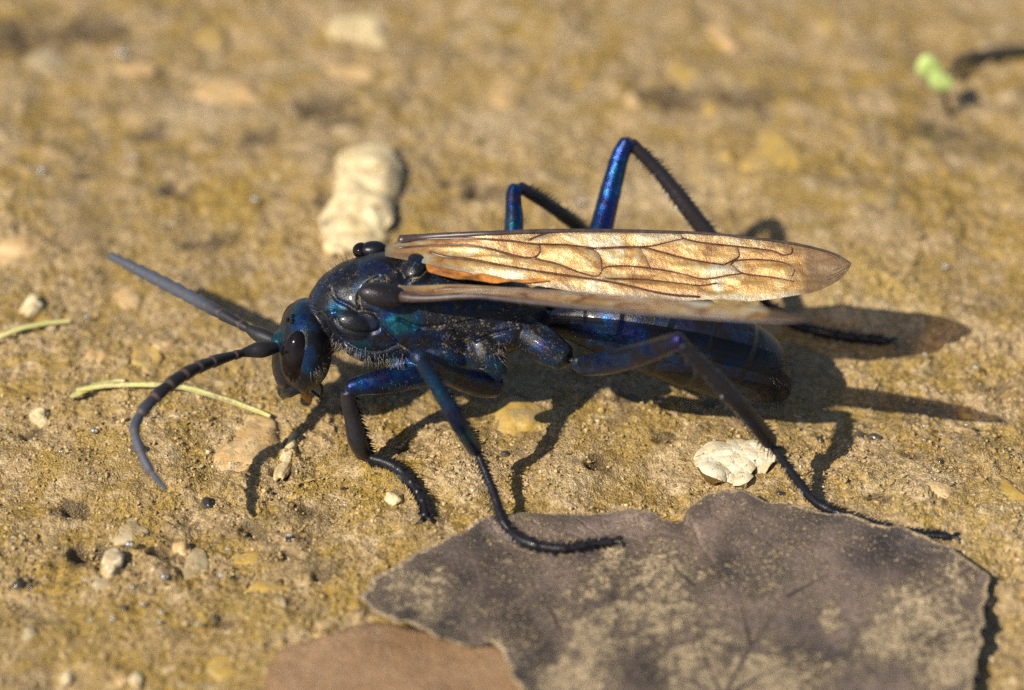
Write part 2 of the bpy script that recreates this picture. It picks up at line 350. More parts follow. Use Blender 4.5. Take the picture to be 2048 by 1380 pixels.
PITS = [(640,212,1.3),(690,245,1.0),(400,482,0.8),(445,468,0.6),(300,262,0.9),(345,372,0.7),(175,345,0.5),(530,270,0.9),(650,400,0.6),(910,358,0.7),(965,385,0.9),(565,935,0.5),(620,1010,0.6),(505,1052,0.5),(570,1100,0.5),(170,1098,0.9),(200,1090,0.7),(645,1140,0.5),(450,1240,0.5),(880,1035,0.5),(315,1100,0.5),(150,1010,0.7),(520,880,0.4),(1190,925,0.6),(1330,870,0.5),(1250,790,0.6),(60,860,0.6),(1500,190,1.2),(1340,190,1.4),(1880,250,1.3),(170,55,1.8),(50,60,2.0),(1760,1000,0.5),(1830,900,0.4),(2000,760,0.5),(820,890,0.5)]
PITS_XY = [(*PZ(u, v, 0)[:2], r) for u, v, r in PITS]
def H(x, y, fine=True):
    x = np.asarray(x, float); y = np.asarray(y, float)
    h = 0.42 * fbm2(x, y, 1 / 11.0, 2, 3) + 0.26 * fbm2(x, y, 1 / 3.6, 2, 11)
    if fine:
        m = 0.55 + 0.45 * vnoise(x / 5.0, y / 5.0, None, 91)
        wx_, wy_ = x + 0.25 * vnoise(x / 0.7, y / 0.7, None, 7), y + 0.25 * vnoise(x / 0.7, y / 0.7, None, 8)
        h = h + 0.34 * (0.5 - worley(x + 0.8 * vnoise(x / 1.4, y / 1.4, None, 17), y + 0.8 * vnoise(x / 1.4, y / 1.4, None, 18), 1 / 3.1, 29)) + 0.38 * m * (0.5 - worley(wx_, wy_, 1 / 1.4, 31)) + 0.16 * m * fbm2(x, y, 1 / 0.62, 2, 41) + 0.20 * (0.35 + m) * (0.45 - worley(wx_, wy_, 1 / 0.50, 57)) + 0.12 * (0.35 + m) * (0.45 - worley(x, y, 1 / 0.26, 63)) + 0.035 * vnoise(x / 0.15, y / 0.15, None, 61)
        ox, oy = 0.7 * vnoise(x / 0.8, y / 0.8, None, 27), 0.5 * vnoise(x / 0.8, y / 0.8, None, 28)
        for px, py, r in PITS_XY:
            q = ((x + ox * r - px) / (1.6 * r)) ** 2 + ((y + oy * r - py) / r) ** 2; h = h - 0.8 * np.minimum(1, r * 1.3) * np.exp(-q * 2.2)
    h = h - 0.15
    for fx, fy, fz, fr in FOOT:
        w = np.exp(-(((x - fx) ** 2 + (y - fy) ** 2) / fr ** 2)); h = h * (1 - w) + (fz + 0.25 * (h - fz) * 0.3) * w
    P = np.c_[np.ravel(x), np.ravel(y)]
    near = (P[:, 0] > LEAF_XY[:, 0].min() - 2) & (P[:, 0] < LEAF_XY[:, 0].max() + 2) & (P[:, 1] < LEAF_XY[:, 1].max() + 2)
    if near.any():
        Q = P[near]; ins = inside(Q, LEAF_XY); d, _ = seg_dist(Q, LEAF_XY, np.roll(LEAF_XY, -1, 0))
        sd = np.where(ins, d, -d); w = np.zeros(len(P)); w[near] = sstep(-0.5, 0.8, sd); w = w.reshape(np.shape(x))
        h = h * (1 - w) + np.minimum(h * 0.5 - 0.25, 0.1) * w
    return h
def h1(x, y): return float(H(np.array([x]), np.array([y]))[0])

for (u, v, z, r) in [(738,920,0.25,1.2),(800,945,0.15,1.2),(850,1030,0.10,1.2),(1640,1010,0.25,1.4),(1750,1050,0.15,1.6),(1905,1080,0.10,1.6),(1600,655,0.1,1.5),(1770,685,0.1,1.8),(590,812,-0.1,1.5)]:
    FOOT.append((*PZ(u, v, z)[:2], z, r))

def axis_coords(lo, hi, step, far, grow=1.35):
    c = [lo]
    while c[-1] < hi: c.append(c[-1] + (step(c[-1]) if callable(step) else step))
    a = []; s = c[1] - c[0]; p = lo
    while p > -far: s *= grow; p -= s; a.append(p)
    b = []; s = c[-1] - c[-2]; p = c[-1]
    while p < far: s *= grow; p += s; b.append(p)
    return np.array(a[::-1] + c + b)
gx = axis_coords(-43, 43, 0.11, 1500)
gy = axis_coords(-27, 54, lambda y: 0.095 + 0.0042 * max(0.0, y - 2), 1500)
GX, GY = np.meshgrid(gx, gy); flat_far = np.exp(-np.maximum(0, np.maximum(np.abs(GX) - 45, np.abs(GY - 10) - 48)) / 40)
GZ = H(GX, GY) * (0.2 + 0.8 * flat_far)
nx, ny = len(gx), len(gy)
i, j = np.meshgrid(np.arange(ny - 1), np.arange(nx - 1), indexing='ij')
GF = np.stack([i * nx + j, i * nx + j + 1, (i + 1) * nx + j + 1, (i + 1) * nx + j], -1).reshape(-1, 4)
GT = np.zeros((GX.size, 3)); gxf, gyf = GX.ravel(), GY.ravel()
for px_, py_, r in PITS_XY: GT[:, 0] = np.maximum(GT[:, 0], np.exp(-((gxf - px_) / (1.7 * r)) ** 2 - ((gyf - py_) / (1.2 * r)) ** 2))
ALG = [(60,50,90,55),(430,380,70,45),(850,440,60,40),(270,725,60,30),(380,900,50,30),(250,1010,60,35),(450,1085,70,20),(150,1265,130,50),(300,1330,160,60),(620,1170,90,35),(700,1190,60,25),(960,850,70,40),(1290,850,60,45),(1560,330,110,80),(230,880,60,30),(100,770,90,30),(1780,580,80,50),(1940,400,100,60),(540,800,60,15),(820,930,50,30),(1620,830,60,40)]
PAL = [(740,400,55,110),(500,870,80,45),(1440,1000,60,40),(1150,960,60,40),(930,960,60,40),(1350,930,60,40),(1800,960,90,50),(1000,250,120,50),(1300,380,150,50),(1750,640,120,40),(420,230,120,30)]
for lst, ch, amp in ((ALG, 1, 0.75), (PAL, 2, 0.6)):
    for u, v, a, b in lst:
        p = PZ(u, v, 0); q = PZ(u + a, v, 0); w = PZ(u, v - b, 0); GT[:, ch] = np.maximum(GT[:, ch], amp * np.exp(-((gxf - p[0]) / (q[0] - p[0])) ** 2 - ((gyf - p[1]) / (w[1] - p[1])) ** 2))
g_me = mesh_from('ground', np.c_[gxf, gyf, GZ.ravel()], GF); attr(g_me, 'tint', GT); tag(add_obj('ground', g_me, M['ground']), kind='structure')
# shallow water standing over the silt; it climbs a little where feet break it
wx = axis_coords(-44, 44, 0.5, 1400); wy = axis_coords(-28, 56, 0.5, 1400)
WX, WY = np.meshgrid(wx, wy); WZ = 0.30 + 0.012 * fbm2(WX, WY, 1 / 7.0, 2, 71)
nx, ny = len(wx), len(wy); i, j = np.meshgrid(np.arange(ny - 1), np.arange(nx - 1), indexing='ij')
WF = np.stack([i * nx + j, i * nx + j + 1, (i + 1) * nx + j + 1, (i + 1) * nx + j], -1).reshape(-1, 4)
for u, v in [(740,918),(830,985),(1640,1010),(1880,1075),(1600,655)]:
    p = PZ(u, v, 0.3); rr = np.hypot(WX - p[0], WY - p[1]); WZ += 0.10 * np.exp(-(rr / 0.9) ** 2)
tag(add_obj('water', mesh_from('water', np.c_[WX.ravel(), WY.ravel(), WZ.ravel()], WF), M['water']), kind='structure')

# ------------------------------------------------------------------ the wasp
wasp = empty('wasp', (0, 0, 0.2))
tag(wasp, 'blue-black wasp with amber veined wings standing in shallow water on silt', 'wasp')
SRC = []     # (V, F, blue, dust, brown)
def comp(V, F, blue=0.5, dust=0.15, brown=0.0): SRC.append((np.asarray(V), F, blue, dust, brown))
def pt(p):
    u, v, k, val = p; return PY(u, v, val) if k == 'y' else PZ(u, v, val)
def limb(pts, rads, blue=0.5, dust=0.1, brown=0.0, n=8, flat=(1, 1), seg=16):
    P = np.array([pt(p) for p in pts]); Q = resample(np.c_[P, np.array(rads)], n)
    comp(*tube(Q[:, :3], Q[:, 3], seg, flat), blue, dust, brown); return Q
def ellipsoid(c, r, R=np.eye(3), sub=4):
    V, F = ico(sub); return (V * np.array(r)) @ R.T + c, F
# trunk: thorax, waist, abdomen lofted along the midline
def loft(rows, blue, dust, steps=(), flat=(1, 1), n=10):
    P = np.array([np.r_[PY(u, c, y), r / 31.0] for u, c, y, r in rows]); Q = resample(P, n); R = Q[:, 3].copy()
    for s in steps:                      # overlapping plates: each swells to its hind rim, then drops
        d = Q[:, 0] - PY(s, 640, 0)[0]; R *= 1 + 0.040 * np.where(d < 0, np.exp(d / 0.9), -0.5 * np.exp(-d / 0.35))
    comp(*tube(Q[:, :3], R, 48, flat), blue, dust); return Q
loft([(650,655,0,28),(664,648,0,56),(680,634,0,78),(700,624,0,91),(730,618,0,102),(800,618,0,108),(880,620,0,105),(950,626,0,96),(1010,630,0,82),(1055,636,0,56),(1085,644,0,28),(1110,650,0,18)], 0.38, 0.40, (), (1.0, 0.93))
ABD = loft([(1085,646,0,18),(1110,645,0,26),(1150,642,0,42),(1200,645,0,60),(1270,655,-.1,76),(1350,675,-.2,86),(1430,702,-.3,86),(1495,730,-.3,76),(1535,758,-.3,54),(1556,778,-.3,32),(1568,792,-.3,14)], 0.36, 0.04, (1165,1240,1320,1400,1475,1530), (1.0, 0.95))
def bump_at(u, v, y, r, R=np.eye(3), blue=0.3, dust=0.1): comp(*ellipsoid(PY(u, v, y), r, R), blue, dust)
bump_at(712, 645, -2.3, (1.5, 1.0, 1.0), rot('Y', 15), 0.25, 0.05)      # pronotal lobe
bump_at(735, 690, -1.8, (1.9, 1.3, 0.9), rot('Y', 20), 0.8, 0.25)       # propleuron
bump_at(832, 545, -0.3, (1.0, 1.35, 1.1), np.eye(3), 0.3, 0.3)          # scutellum
bump_at(772, 590, -0.1, (3.0, 2.75, 2.6), np.eye(3), 0.45, 0.3)           # mesonotum
bump_at(880, 690, -1.5, (2.6, 2.1, 1.5), rot('Y', 8), 0.45, 0.30)          # mesopleuron
bump_at(1000, 655, -1.3, (2.2, 1.6, 1.5), rot('Y', -4), 0.35, 0.30)       # metapleuron
bump_at(672, 640, 0, (0.9, 2.1, 1.9), np.eye(3), 0.2, 0.75)              # collar
# head
HC = PY(610, 690, -0.9); HR = rot('Y', 8) @ rot('Z', 6)
comp(*ellipsoid(HC, (1.72, 3.0, 2.85), HR, 5), 0.24, 0.05)
comp(*ellipsoid(HC + HR @ np.array([-0.95, 0, -1.2]), (0.95, 1.9, 1.9), HR, 4), 0.35, 0.1)      # face and clypeus
comp(*ellipsoid(HC + HR @ np.array([-1.45, 0, 0.15]), (0.65, 0.85, 0.6), HR, 4), 0.8, 0.15)    # antennal shelf
comp(*ellipsoid(HC + HR @ np.array([-0.75, -0.2, -2.75]), (0.7, 1.25, 0.8), HR, 4), 0.1, 0.3)   # labrum
limb([(640,672,'y',-.4),(668,652,'y',0)], [0.85, 1.0], 0.1, 0.3, n=4)
# legs: coxa, trochanter, femur, tibia, five tarsal joints
LEGS = []
def tarsus(pts, r0, r1, joints):
    P = resample(np.array([pt(p) for p in pts]), 16); L = np.r_[0, np.cumsum(np.linalg.norm(np.diff(P, axis=0), axis=1))]; t = L / L[-1]
    R = r0 + (r1 - r0) * t; js = np.r_[0, joints, 1]
    for a, b in zip(js[:-1], js[1:]):
        m = (t >= a) & (t <= b); q = (t[m] - a) / (b - a); R[m] *= 0.72 + 0.5 * q ** 1.5 - 0.35 * np.exp(-((q - 1) / 0.05) ** 2)
    comp(*tube(P, R, 12), 0.12, 0.1, 0.2); return P
JT = [0.44, 0.64, 0.78, 0.87]
def leg(cox, coxr, fem, femr, tib, tibr, tar, tr=(0.31, 0.22), joints=JT, blue=0.8, tblue=0.3, tbrown=0.15, dust=0.5):
    limb(cox, coxr, 0.6, dust * 0.8); f = limb(fem, femr, blue, 0.08, 0.0, flat=(1.08, 0.92)); b = limb(tib, tibr, tblue, 0.12, tbrown); t = tarsus(tar, tr[0], tr[1], joints)
    LEGS.append((f, b, t))
leg([(775,690,'y',-1.4),(795,712,'y',-2.1),(835,738,'y',-2.7)], [1.1,0.95,0.72],
    [(868,748,'y',-2.9),(830,752,'y',-3.2),(770,762,'y',-3.9),(718,772,'y',-4.4),(697,779,'y',-4.6)], [0.62,0.78,0.76,0.60,0.50],
    [(694,782,'y',-4.6),(703,830,'y',-4.9),(716,880,'y',-5.2),(728,910,'z',0.55)], [0.44,0.50,0.62,0.50],
    [(732,914,'z',0.45),(770,924,'z',0.5),(803,943,'z',0.40),(830,975,'z',0.40),(848,1008,'z',0.38),(850,1034,'z',0.32)], (0.36,0.24), [0.38,0.56,0.70,0.82], 0.85, 0.15, 0.35)
leg([(960,672,'y',-1.9),(975,715,'y',-2.8),(988,755,'y',-3.4)], [1.15,1.2,0.85],
    [(992,772,'y',-3.6),(960,768,'y',-4.3),(900,748,'y',-5.8),(852,722,'y',-7.3),(834,711,'y',-7.8)], [0.70,0.76,0.66,0.52,0.46],
    [(836,713,'y',-7.8),(868,765,'y',-8.1),(915,842,'y',-8.5),(950,899,'z',3.0)], [0.40,0.44,0.52,0.48],
    [(955,905,'z',2.8),(985,980,'z',1.8),(1012,1052,'z',1.05),(1058,1086,'z',0.98),(1125,1097,'z',0.98),(1180,1088,'z',1.0),(1228,1083,'z',0.98)], (0.30,0.22), JT, 0.6, 0.75, 0.1)
leg([(1045,662,'y',-1.6),(1085,690,'y',-2.6),(1132,718,'y',-3.4)], [0.95,1.12,0.80],
    [(1150,722,'y',-3.7),(1172,731,'y',-4.1),(1230,722,'y',-5.8),(1300,702,'y',-7.9),(1350,684,'y',-9.3),(1364,684,'y',-9.6)], [0.42,0.60,0.68,0.62,0.50,0.46],
    [(1363,688,'y',-9.6),(1410,735,'y',-9.5),(1475,805,'y',-9.4),(1540,884,'z',4.0)], [0.42,0.48,0.55,0.50],
    [(1543,888,'z',3.8),(1588,952,'z',2.0),(1638,1008,'z',0.55),(1715,1038,'z',0.35),(1795,1062,'z',0.35),(1860,1071,'z',0.35),(1903,1074,'z',0.32)], (0.33,0.22), JT, 0.55, 0.2, 0.25)
leg([(1050,610,'y',1.6),(1110,600,'y',2.6),(1150,600,'y',3.2)], [0.95,1.1,0.8],
    [(1168,596,'y',3.6),(1188,520,'y',6.0),(1212,420,'y',8.9),(1238,320,'y',11.2),(1255,282,'y',11.9)], [0.66,0.80,0.78,0.66,0.56],
    [(1262,286,'y',11.9),(1325,352,'y',11.2),(1400,448,'y',9.8),(1520,592,'z',3.0)], [0.40,0.46,0.56,0.50],
    [(1524,597,'z',2.8),(1560,628,'z',1.4),(1600,652,'z',0.45),(1660,668,'z',0.35),(1720,676,'z',0.35),(1778,682,'z',0.32)], (0.33,0.24), JT, 1.0, 0.15, 0.55)
leg([(940,600,'y',1.8),(970,590,'y',2.6),(990,600,'y',3.1)], [1.1,1.1,0.8],
    [(1000,598,'y',3.3),(1020,520,'y',5.4),(1028,450,'y',7.3),(1027,390,'y',8.9),(1034,374,'y',9.3)], [0.6,0.68,0.66,0.54,0.48],
    [(1040,374,'y',9.3),(1090,405,'y',10.0),(1150,448,'y',10.9),(1215,508,'z',3.0)], [0.38,0.42,0.48,0.46],
    [(1218,511,'z',2.8),(1260,535,'z',1.2),(1300,550,'z',0.4),(1360,560,'z',0.35),(1410,566,'z',0.32)], (0.3,0.22), JT, 0.75, 0.25, 0.2)
leg([(770,640,'y',1.4),(790,640,'y',2.2),(800,640,'y',2.8)], [1.0,0.95,0.7],
    [(800,636,'y',2.9),(770,600,'y',3.9),(745,580,'y',4.6)], [0.62,0.72,0.5],
    [(742,580,'y',4.6),(752,620,'y',5.2),(765,680,'z',0.5)], [0.44,0.5,0.5],
    [(768,684,'z',0.45),(800,684,'z',0.4),(840,684,'z',0.38),(880,686,'z',0.32)], (0.34,0.24), JT)
# one continuous body surface
V, F = merge([(s[0], s[1]) for s in SRC])
tmp = bpy.data.objects.new('tmp_body', mesh_from('tmp_body', V, F, scale=1.0)); COL.objects.link(tmp)
bm = bmesh.new(); bm.from_mesh(tmp.data); bmesh.ops.recalc_face_normals(bm, faces=bm.faces); bm.to_mesh(tmp.data); bm.free()
md = tmp.modifiers.new('r', 'REMESH'); md.mode = 'VOXEL'; md.voxel_size = 0.075; md.adaptivity = 0.0
sm = tmp.modifiers.new('s', 'SMOOTH'); sm.factor = 0.5; sm.iterations = 4
ev = tmp.evaluated_get(bpy.context.evaluated_depsgraph_get()); em = ev.to_mesh()
BV = np.empty(len(em.vertices) * 3, np.float32); em.vertices.foreach_get('co', BV); BV = BV.reshape(-1, 3).astype(float)
BN = np.empty(len(em.vertices) * 3, np.float32); em.vertices.foreach_get('normal', BN); BN = BN.reshape(-1, 3).astype(float)
BF = [tuple(p.vertices) for p in em.polygons]
if all(len(f) == 4 for f in BF): BF = np.array(BF)
bvh = BVHTree.FromPolygons([tuple(v) for v in BV], [tuple(map(int, f)) for f in BF])
ev.to_mesh_clear(); bpy.data.objects.remove(tmp)
def hit(u, v, default_y=0.0):
    r = bvh.ray_cast(Vector(CAM), Vector(ray(u, v)))
    return np.array(r[0]) if r[0] is not None else PY(u, v, default_y)
SV = np.vstack([s[0] for s in SRC]); ST = np.vstack([np.tile([s[2], s[3], s[4]], (len(s[0]), 1)) for s in SRC])
kd = kdtree.KDTree(len(SV))
for k, p in enumerate(SV): kd.insert(p, k)
kd.balance(); near = np.array([kd.find(p)[1] for p in BV]); TINT = ST[near]
# soft borders between pieces
BE = {}
# sutures: real grooves pressed into the surface along lines on the near side
SUT = [[(661,573),(671,598),(696,611),(716,624)], [(757,554),(735,566),(722,582),(717,598),(722,616)], [(857,509),(857,528),(843,551),(815,560)],
       [(668,624),(677,650),(703,665),(747,665),(760,650),(747,627),(712,621)], [(655,627),(668,662),(693,685),(722,700),(760,704),(792,691)],
       [(763,656),(798,691),(824,707)], [(840,662),(875,685),(926,707)], [(951,681),(990,668),(1034,656)], [(905,640),(915,670),(940,700)], [(800,640),(840,655),(900,650),(960,640)]]
disp = np.zeros(len(BV)); SUTP = []
for line in SUT:
    px = resample(np.array(line, float), 6); P3 = np.array([hit(u, v) for u, v in px]); SUTP.append(P3)
    lo, hi = P3.min(0) - 0.6, P3.max(0) + 0.6; m = np.all((BV > lo) & (BV < hi), axis=1); idx = np.where(m)[0]
    if len(idx):
        d, _ = seg_dist(BV[idx], P3[:-1], P3[1:]); disp[idx] = np.minimum(disp[idx], -0.17 * np.exp(-(d / 0.11) ** 2) + 0.0)
TINT[:, 1] = np.maximum(TINT[:, 1], 0.75 * np.clip(-disp / 0.10, 0, 1))
disp += 0.012 * vnoise(BV[:, 0] * 3, BV[:, 1] * 3, BV[:, 2] * 3, 5) + 0.02 * vnoise(BV[:, 0] * .9, BV[:, 1] * .9, BV[:, 2] * .9, 8)
BV2 = BV + BN * disp[:, None]
# colour spots that belong to the shell: dusty and teal areas
HUE = np.full(len(BV), 0.5); HUE += 0.10 * sstep(14, -6, 0) * 0; HUE[BV[:, 0] > 2.5] = 0.42
def spot(u, v, r, d, hue=0.5):
    p = hit(u, v); w = np.exp(-((np.linalg.norm(BV - p, axis=1) / (r / 31.0)) ** 2))[:, None]
    TINT[:] = TINT * (1 - w) + np.array(d) * w; HUE[:] = HUE * (1 - w[:, 0]) + hue * w[:, 0]
for u, v, r in [(705,692,30),(795,650,32),(835,645,22),(860,672,24),(560,665,28),(625,690,20),(600,640,26),(618,735,22),(680,622,20),(745,648,14),(940,730,18),(1000,722,16),(585,620,20),(612,600,16)]:
    spot(u, v, r, (0.84, 0.0, 0.0), 0.68)
for u, v, r in [(1270,675,40),(1200,660,30)]: spot(u, v, r, (0.85, 0.0, 0.0), 0.52)
for u, v, r in [(880,640,40),(930,670,46),(1020,640,40),(1070,660,30),(800,535,24),(870,520,26),(660,650,22),(690,700,22),(730,712,20),(985,690,26),(1145,722,18),(775,560,20),(850,700,26),(965,650,30)]:
    spot(u, v, r, (0.3, 0.50, 0.0))
for u, v, r in [(640,640,26),(640,700,24),(720,650,22),(575,610,24)]: spot(u, v, r, (0.12, 0.02, 0.0))
body_me = mesh_from('body', BV2, BF); attr(body_me, 'tint', np.c_[np.clip(TINT, 0, 1), HUE]); add_obj('body', body_me, M['chitin'], wasp)
# eyes, ocelli, tegulae
def eye(c, r, R):
    V, F = ellipsoid(c, r, R, 5); add_obj('compound_eye', mesh_from('compound_eye', V, F), M['eye'], wasp)
EC = PY(592, 713, -2.95); ER = rot('Y', 9) @ rot('X', -12)
eye(EC, (0.92, 0.88, 1.70), ER)
EC2 = 2 * (HC @ (HR @ [0, 1, 0])) * (HR @ [0, 1, 0]) - 2 * (EC @ (HR @ [0, 1, 0])) * (HR @ [0, 1, 0]) + EC
EC2 = EC2 + (HC - EC2) / np.linalg.norm(HC - EC2) * 0.42
eye(EC2, (0.86, 0.80, 1.66), rot('Y', 9) @ rot('X', 12))
for u, v, r in [(585,643,5.5),(576,640,4.5),(586,632,4.5)]:
    add_obj('ocellus', mesh_from('ocellus', *ellipsoid(hit(u, v), (r / 31,) * 3, np.eye(3), 3)), M['eye'], wasp)
# antennae
def antenna(pts, rads, p0=0.22, p1=0.5):
    P = np.array([pt(p) for p in pts]); Q = resample(np.c_[P, np.array(rads)], 24); L = np.r_[0, np.cumsum(np.linalg.norm(np.diff(Q[:, :3], axis=0), axis=1))]; t = L / L[-1]
    R = Q[:, 3].copy(); js = np.r_[0.0, 0.15, 0.185, np.linspace(0.30, 1.0, 10)]; ring = np.zeros(len(t))
    for a, b in zip(js[:-1], js[1:]):
        m = (t >= a) & (t <= b); q = (t[m] - a) / (b - a)
        if a < 0.01: R[m] *= 0.62 + 1.75 * np.sin(np.pi * np.clip(q * 0.86 + 0.08, 0, 1)) ** 0.8 * 0.42
        else: R[m] *= 0.88 + 0.22 * q
    for jn in js[2:-1]:
        R *= 1 - 0.20 * np.exp(-((t - jn) / 0.004) ** 2); ring += np.exp(-((t - jn) / 0.006) ** 2)
    V, F = tube(Q[:, :3], R, 18); me = mesh_from('antenna', V, F); n = len(t)
    pale = sstep(p0, p1, t); tint = np.zeros((len(V), 3)); tint[:n * 18, 0] = np.repeat(pale, 18); tint[:n * 18, 1] = np.repeat(np.clip(ring * 0.8, 0, 1), 18); tint[-2:, 0] = pale[[0, -1]]
    attr(me, 'tint', tint); return add_obj('antenna', me, M['antenna'], wasp)
antenna([(556,684,'y',-0.9),(520,670,'y',-0.2),(492,655,'y',0.4),(440,626,'y',2.0),(370,588,'y',4.6),(295,549,'y',7.2),(222,512,'y',9.4)], [0.34,0.37,0.30,0.38,0.42,0.40,0.26])
antenna([(556,694,'y',-1.6),(522,699,'y',-2.2),(486,706,'y',-2.8),(430,722,'y',-4.4),(370,748,'y',-6.6),(310,795,'y',-8.8),(272,845,'y',-10.4),(275,885,'y',-11.6),(300,940,'y',-13.0),(332,978,'y',-13.8)], [0.34,0.38,0.28,0.35,0.40,0.38,0.33,0.31,0.27,0.13], 0.55, 0.80)
# mouthparts
def part(name, pts, rads, mat, n=6, seg=10):
    P = np.array([pt(p) for p in pts]); Q = resample(np.c_[P, np.array(rads)], n); V, F = tube(Q[:, :3], Q[:, 3], seg); return add_obj(name, mesh_from(name, V, F), mat, wasp)
part('mandible', [(608,760,'y',-2.3),(590,775,'y',-2.5),(574,782,'y',-2.2),(566,796,'y',-1.6)], [0.55,0.48,0.36,0.12], M['black'])
part('mandible', [(588,745,'y',0.6),(572,768,'y',0.5),(565,782,'y',-0.1),(563,792,'y',-0.8)], [0.5,0.45,0.35,0.12], M['black'])
part('palp', [(625,765,'y',-1.8),(640,768,'y',-2.0),(644,783,'y',-2.1),(640,800,'y',-2.2)], [0.12,0.10,0.10,0.07], M['black'])
part('palp', [(612,770,'y',-1.6),(624,782,'y',-1.9),(634,790,'y',-2.0),(646,799,'y',-2.1)], [0.12,0.10,0.10,0.07], M['black'])
part('tongue', [(605,775,'y',-1.4),(612,790,'y',-1.4),(620,803,'y',-1.3)], [0.32, 0.28, 0.16], M['amber'])
# wings: traced cell by cell on the wing's own plane
COSTA = [(770,494),(800,480),(860,473),(960,467),(1080,462),(1200,461),(1320,463),(1420,467),(1500,475),(1580,485),(1640,498),(1678,511),(1702,527)]
TRAIL = [(770,512),(820,522),(880,536),(950,549),(1050,568),(1150,583),(1230,592),(1330,599),(1430,600),(1500,603),(1560,598),(1620,588),(1650,576),(1675,560),(1692,545),(1702,532)]
VEINS = [([(798,482),(859,478),(939,477),(1018,482),(1066,488),(1130,490),(1192,497)], 1.3), ([(798,496),(859,492),(923,490),(980,498),(1028,511),(1063,516),(1079,506),(1079,490)], 1.2),
         ([(860,505),(891,514),(939,519),(987,528),(1050,539),(1130,551),(1194,560),(1240,568),(1330,588),(1400,594)], 1.5), ([(1063,516),(1114,528),(1162,546),(1197,552),(1203,525),(1191,503),(1168,495)], 1.0),
         ([(1057,480),(1082,470),(1111,463)], 0.9), ([(1192,497),(1293,493),(1329,486),(1368,477)], 0.9), ([(1359,466),(1368,477),(1408,486),(1474,493),(1540,501),(1566,510),(1583,506),(1581,493),(1561,481)], 0.9),
         ([(1192,497),(1276,494),(1329,506),(1381,519),(1447,530)], 1.1), ([(1447,530),(1465,521),(1478,512),(1474,493)], 0.8), ([(1460,530),(1474,521),(1518,519),(1566,525),(1588,539),(1583,554)], 0.8),
         ([(1465,532),(1487,547),(1540,554),(1588,563)], 0.8), ([(1203,541),(1214,534),(1254,532),(1320,539),(1372,550),(1408,558),(1460,550),(1487,547)], 0.9), ([(1205,558),(1276,558),(1346,565),(1399,571),(1434,566)], 0.8),
         ([(1276,494),(1290,515),(1300,536)], 0.7)]
VPX = [resample(np.array(p, float), 5) for p, _ in VEINS]
VA = np.vstack([p[:-1] for p in VPX]); VB = np.vstack([p[1:] for p in VPX])
CU = np.array(COSTA, float); TU = np.array(TRAIL, float)
def wing_z(u, v):           # wing lies almost level, outer edge a little higher
    l = (u - 770) / 928.0; return 11.9 - 1.2 * np.sqrt(np.maximum(l, 0)) + (545 - v) / 90.0 * 1.5 * sstep(0.0, 0.25, l)
NL, NC = 330, 64
wl = np.linspace(0, 1, NL); wu = 770 + 932 * wl
vt = np.interp(wu, CU[:, 0], CU[:, 1]); vb = np.interp(wu, TU[:, 0], TU[:, 1]); cc = np.linspace(0, 1, NC)
WU = np.repeat(wu[:, None], NC, 1); WV = vt[:, None] * (1 - cc) + vb[:, None] * cc
rag = vnoise(cc * 21, cc * 0, None, 77) * 9 + vnoise(cc * 60, cc * 0, None, 78) * 5
WU = WU + rag[None, :] * (sstep(0.93, 0.97, wl) * np.clip((vb - vt) / 45, 0, 1) * 0.8)[:, None]
px = np.c_[WU.ravel(), WV.ravel()]; vd, vi = seg_dist(px * [1, 1.8], VA * [1, 1.8], VB * [1, 1.8])
seed_cell = vnoise(px[:, 0] / 90, px[:, 1] / 22, None, 19)
corr = 0.055 * np.clip(vd / 22, 0, 1) ** 0.7 * np.tanh((seed_cell + 0.35) * 4) + 0.012 * vnoise(px[:, 0] / 16, px[:, 1] / 7, None, 23) + 0.06 * vnoise(px[:, 0] / 60, px[:, 1] / 18, None, 29)
W3 = np.array([PZ(u, v, wing_z(u, v)) for u, v in px]); W3[:, 2] += corr * sstep(0, 0.08, np.repeat(wl, NC))
WAT = np.c_[np.repeat(wl, NC), np.tile(cc, NL), np.clip(vd / 30, 0, 1)]
i, j = np.meshgrid(np.arange(NL - 1), np.arange(NC - 1), indexing='ij'); WFC = np.stack([i * NC + j, i * NC + j + 1, (i + 1) * NC + j + 1, (i + 1) * NC + j], -1).reshape(-1, 4)
VEIN3 = [np.array([PZ(u, v, wing_z(u, v)) for u, v in p]) for p in VPX]
COST3 = np.array([PZ(u, v + 1.0, wing_z(u, v)) for u, v in resample(CU[1:], 6)])
def wing(name, f):
    me = mesh_from(name, f(W3), WFC); attr(me, 'wing', WAT); o = add_obj(name, me, M['wing'], wasp)
    for (p, w), P in zip(VEINS, VEIN3):
        Q = f(P); V, F = tube(Q, np.linspace(0.07, 0.05, len(Q)) * w, 8); ve = add_obj('vein', mesh_from('vein', V, F), M['vein'], o)
    Q = f(COST3); V, F = tube(Q, np.interp(np.linspace(0, 1, len(Q)), [0, 0.08, 0.2, 0.5, 1], [0.34, 0.24, 0.17, 0.11, 0.05]), 8); add_obj('vein', mesh_from('vein', V, F), M['vein_dark'], o)
    return o
fw = wing('forewing', lambda P: P)
fw['label'] = 'amber forewing lying level, its veins and cells in full view'
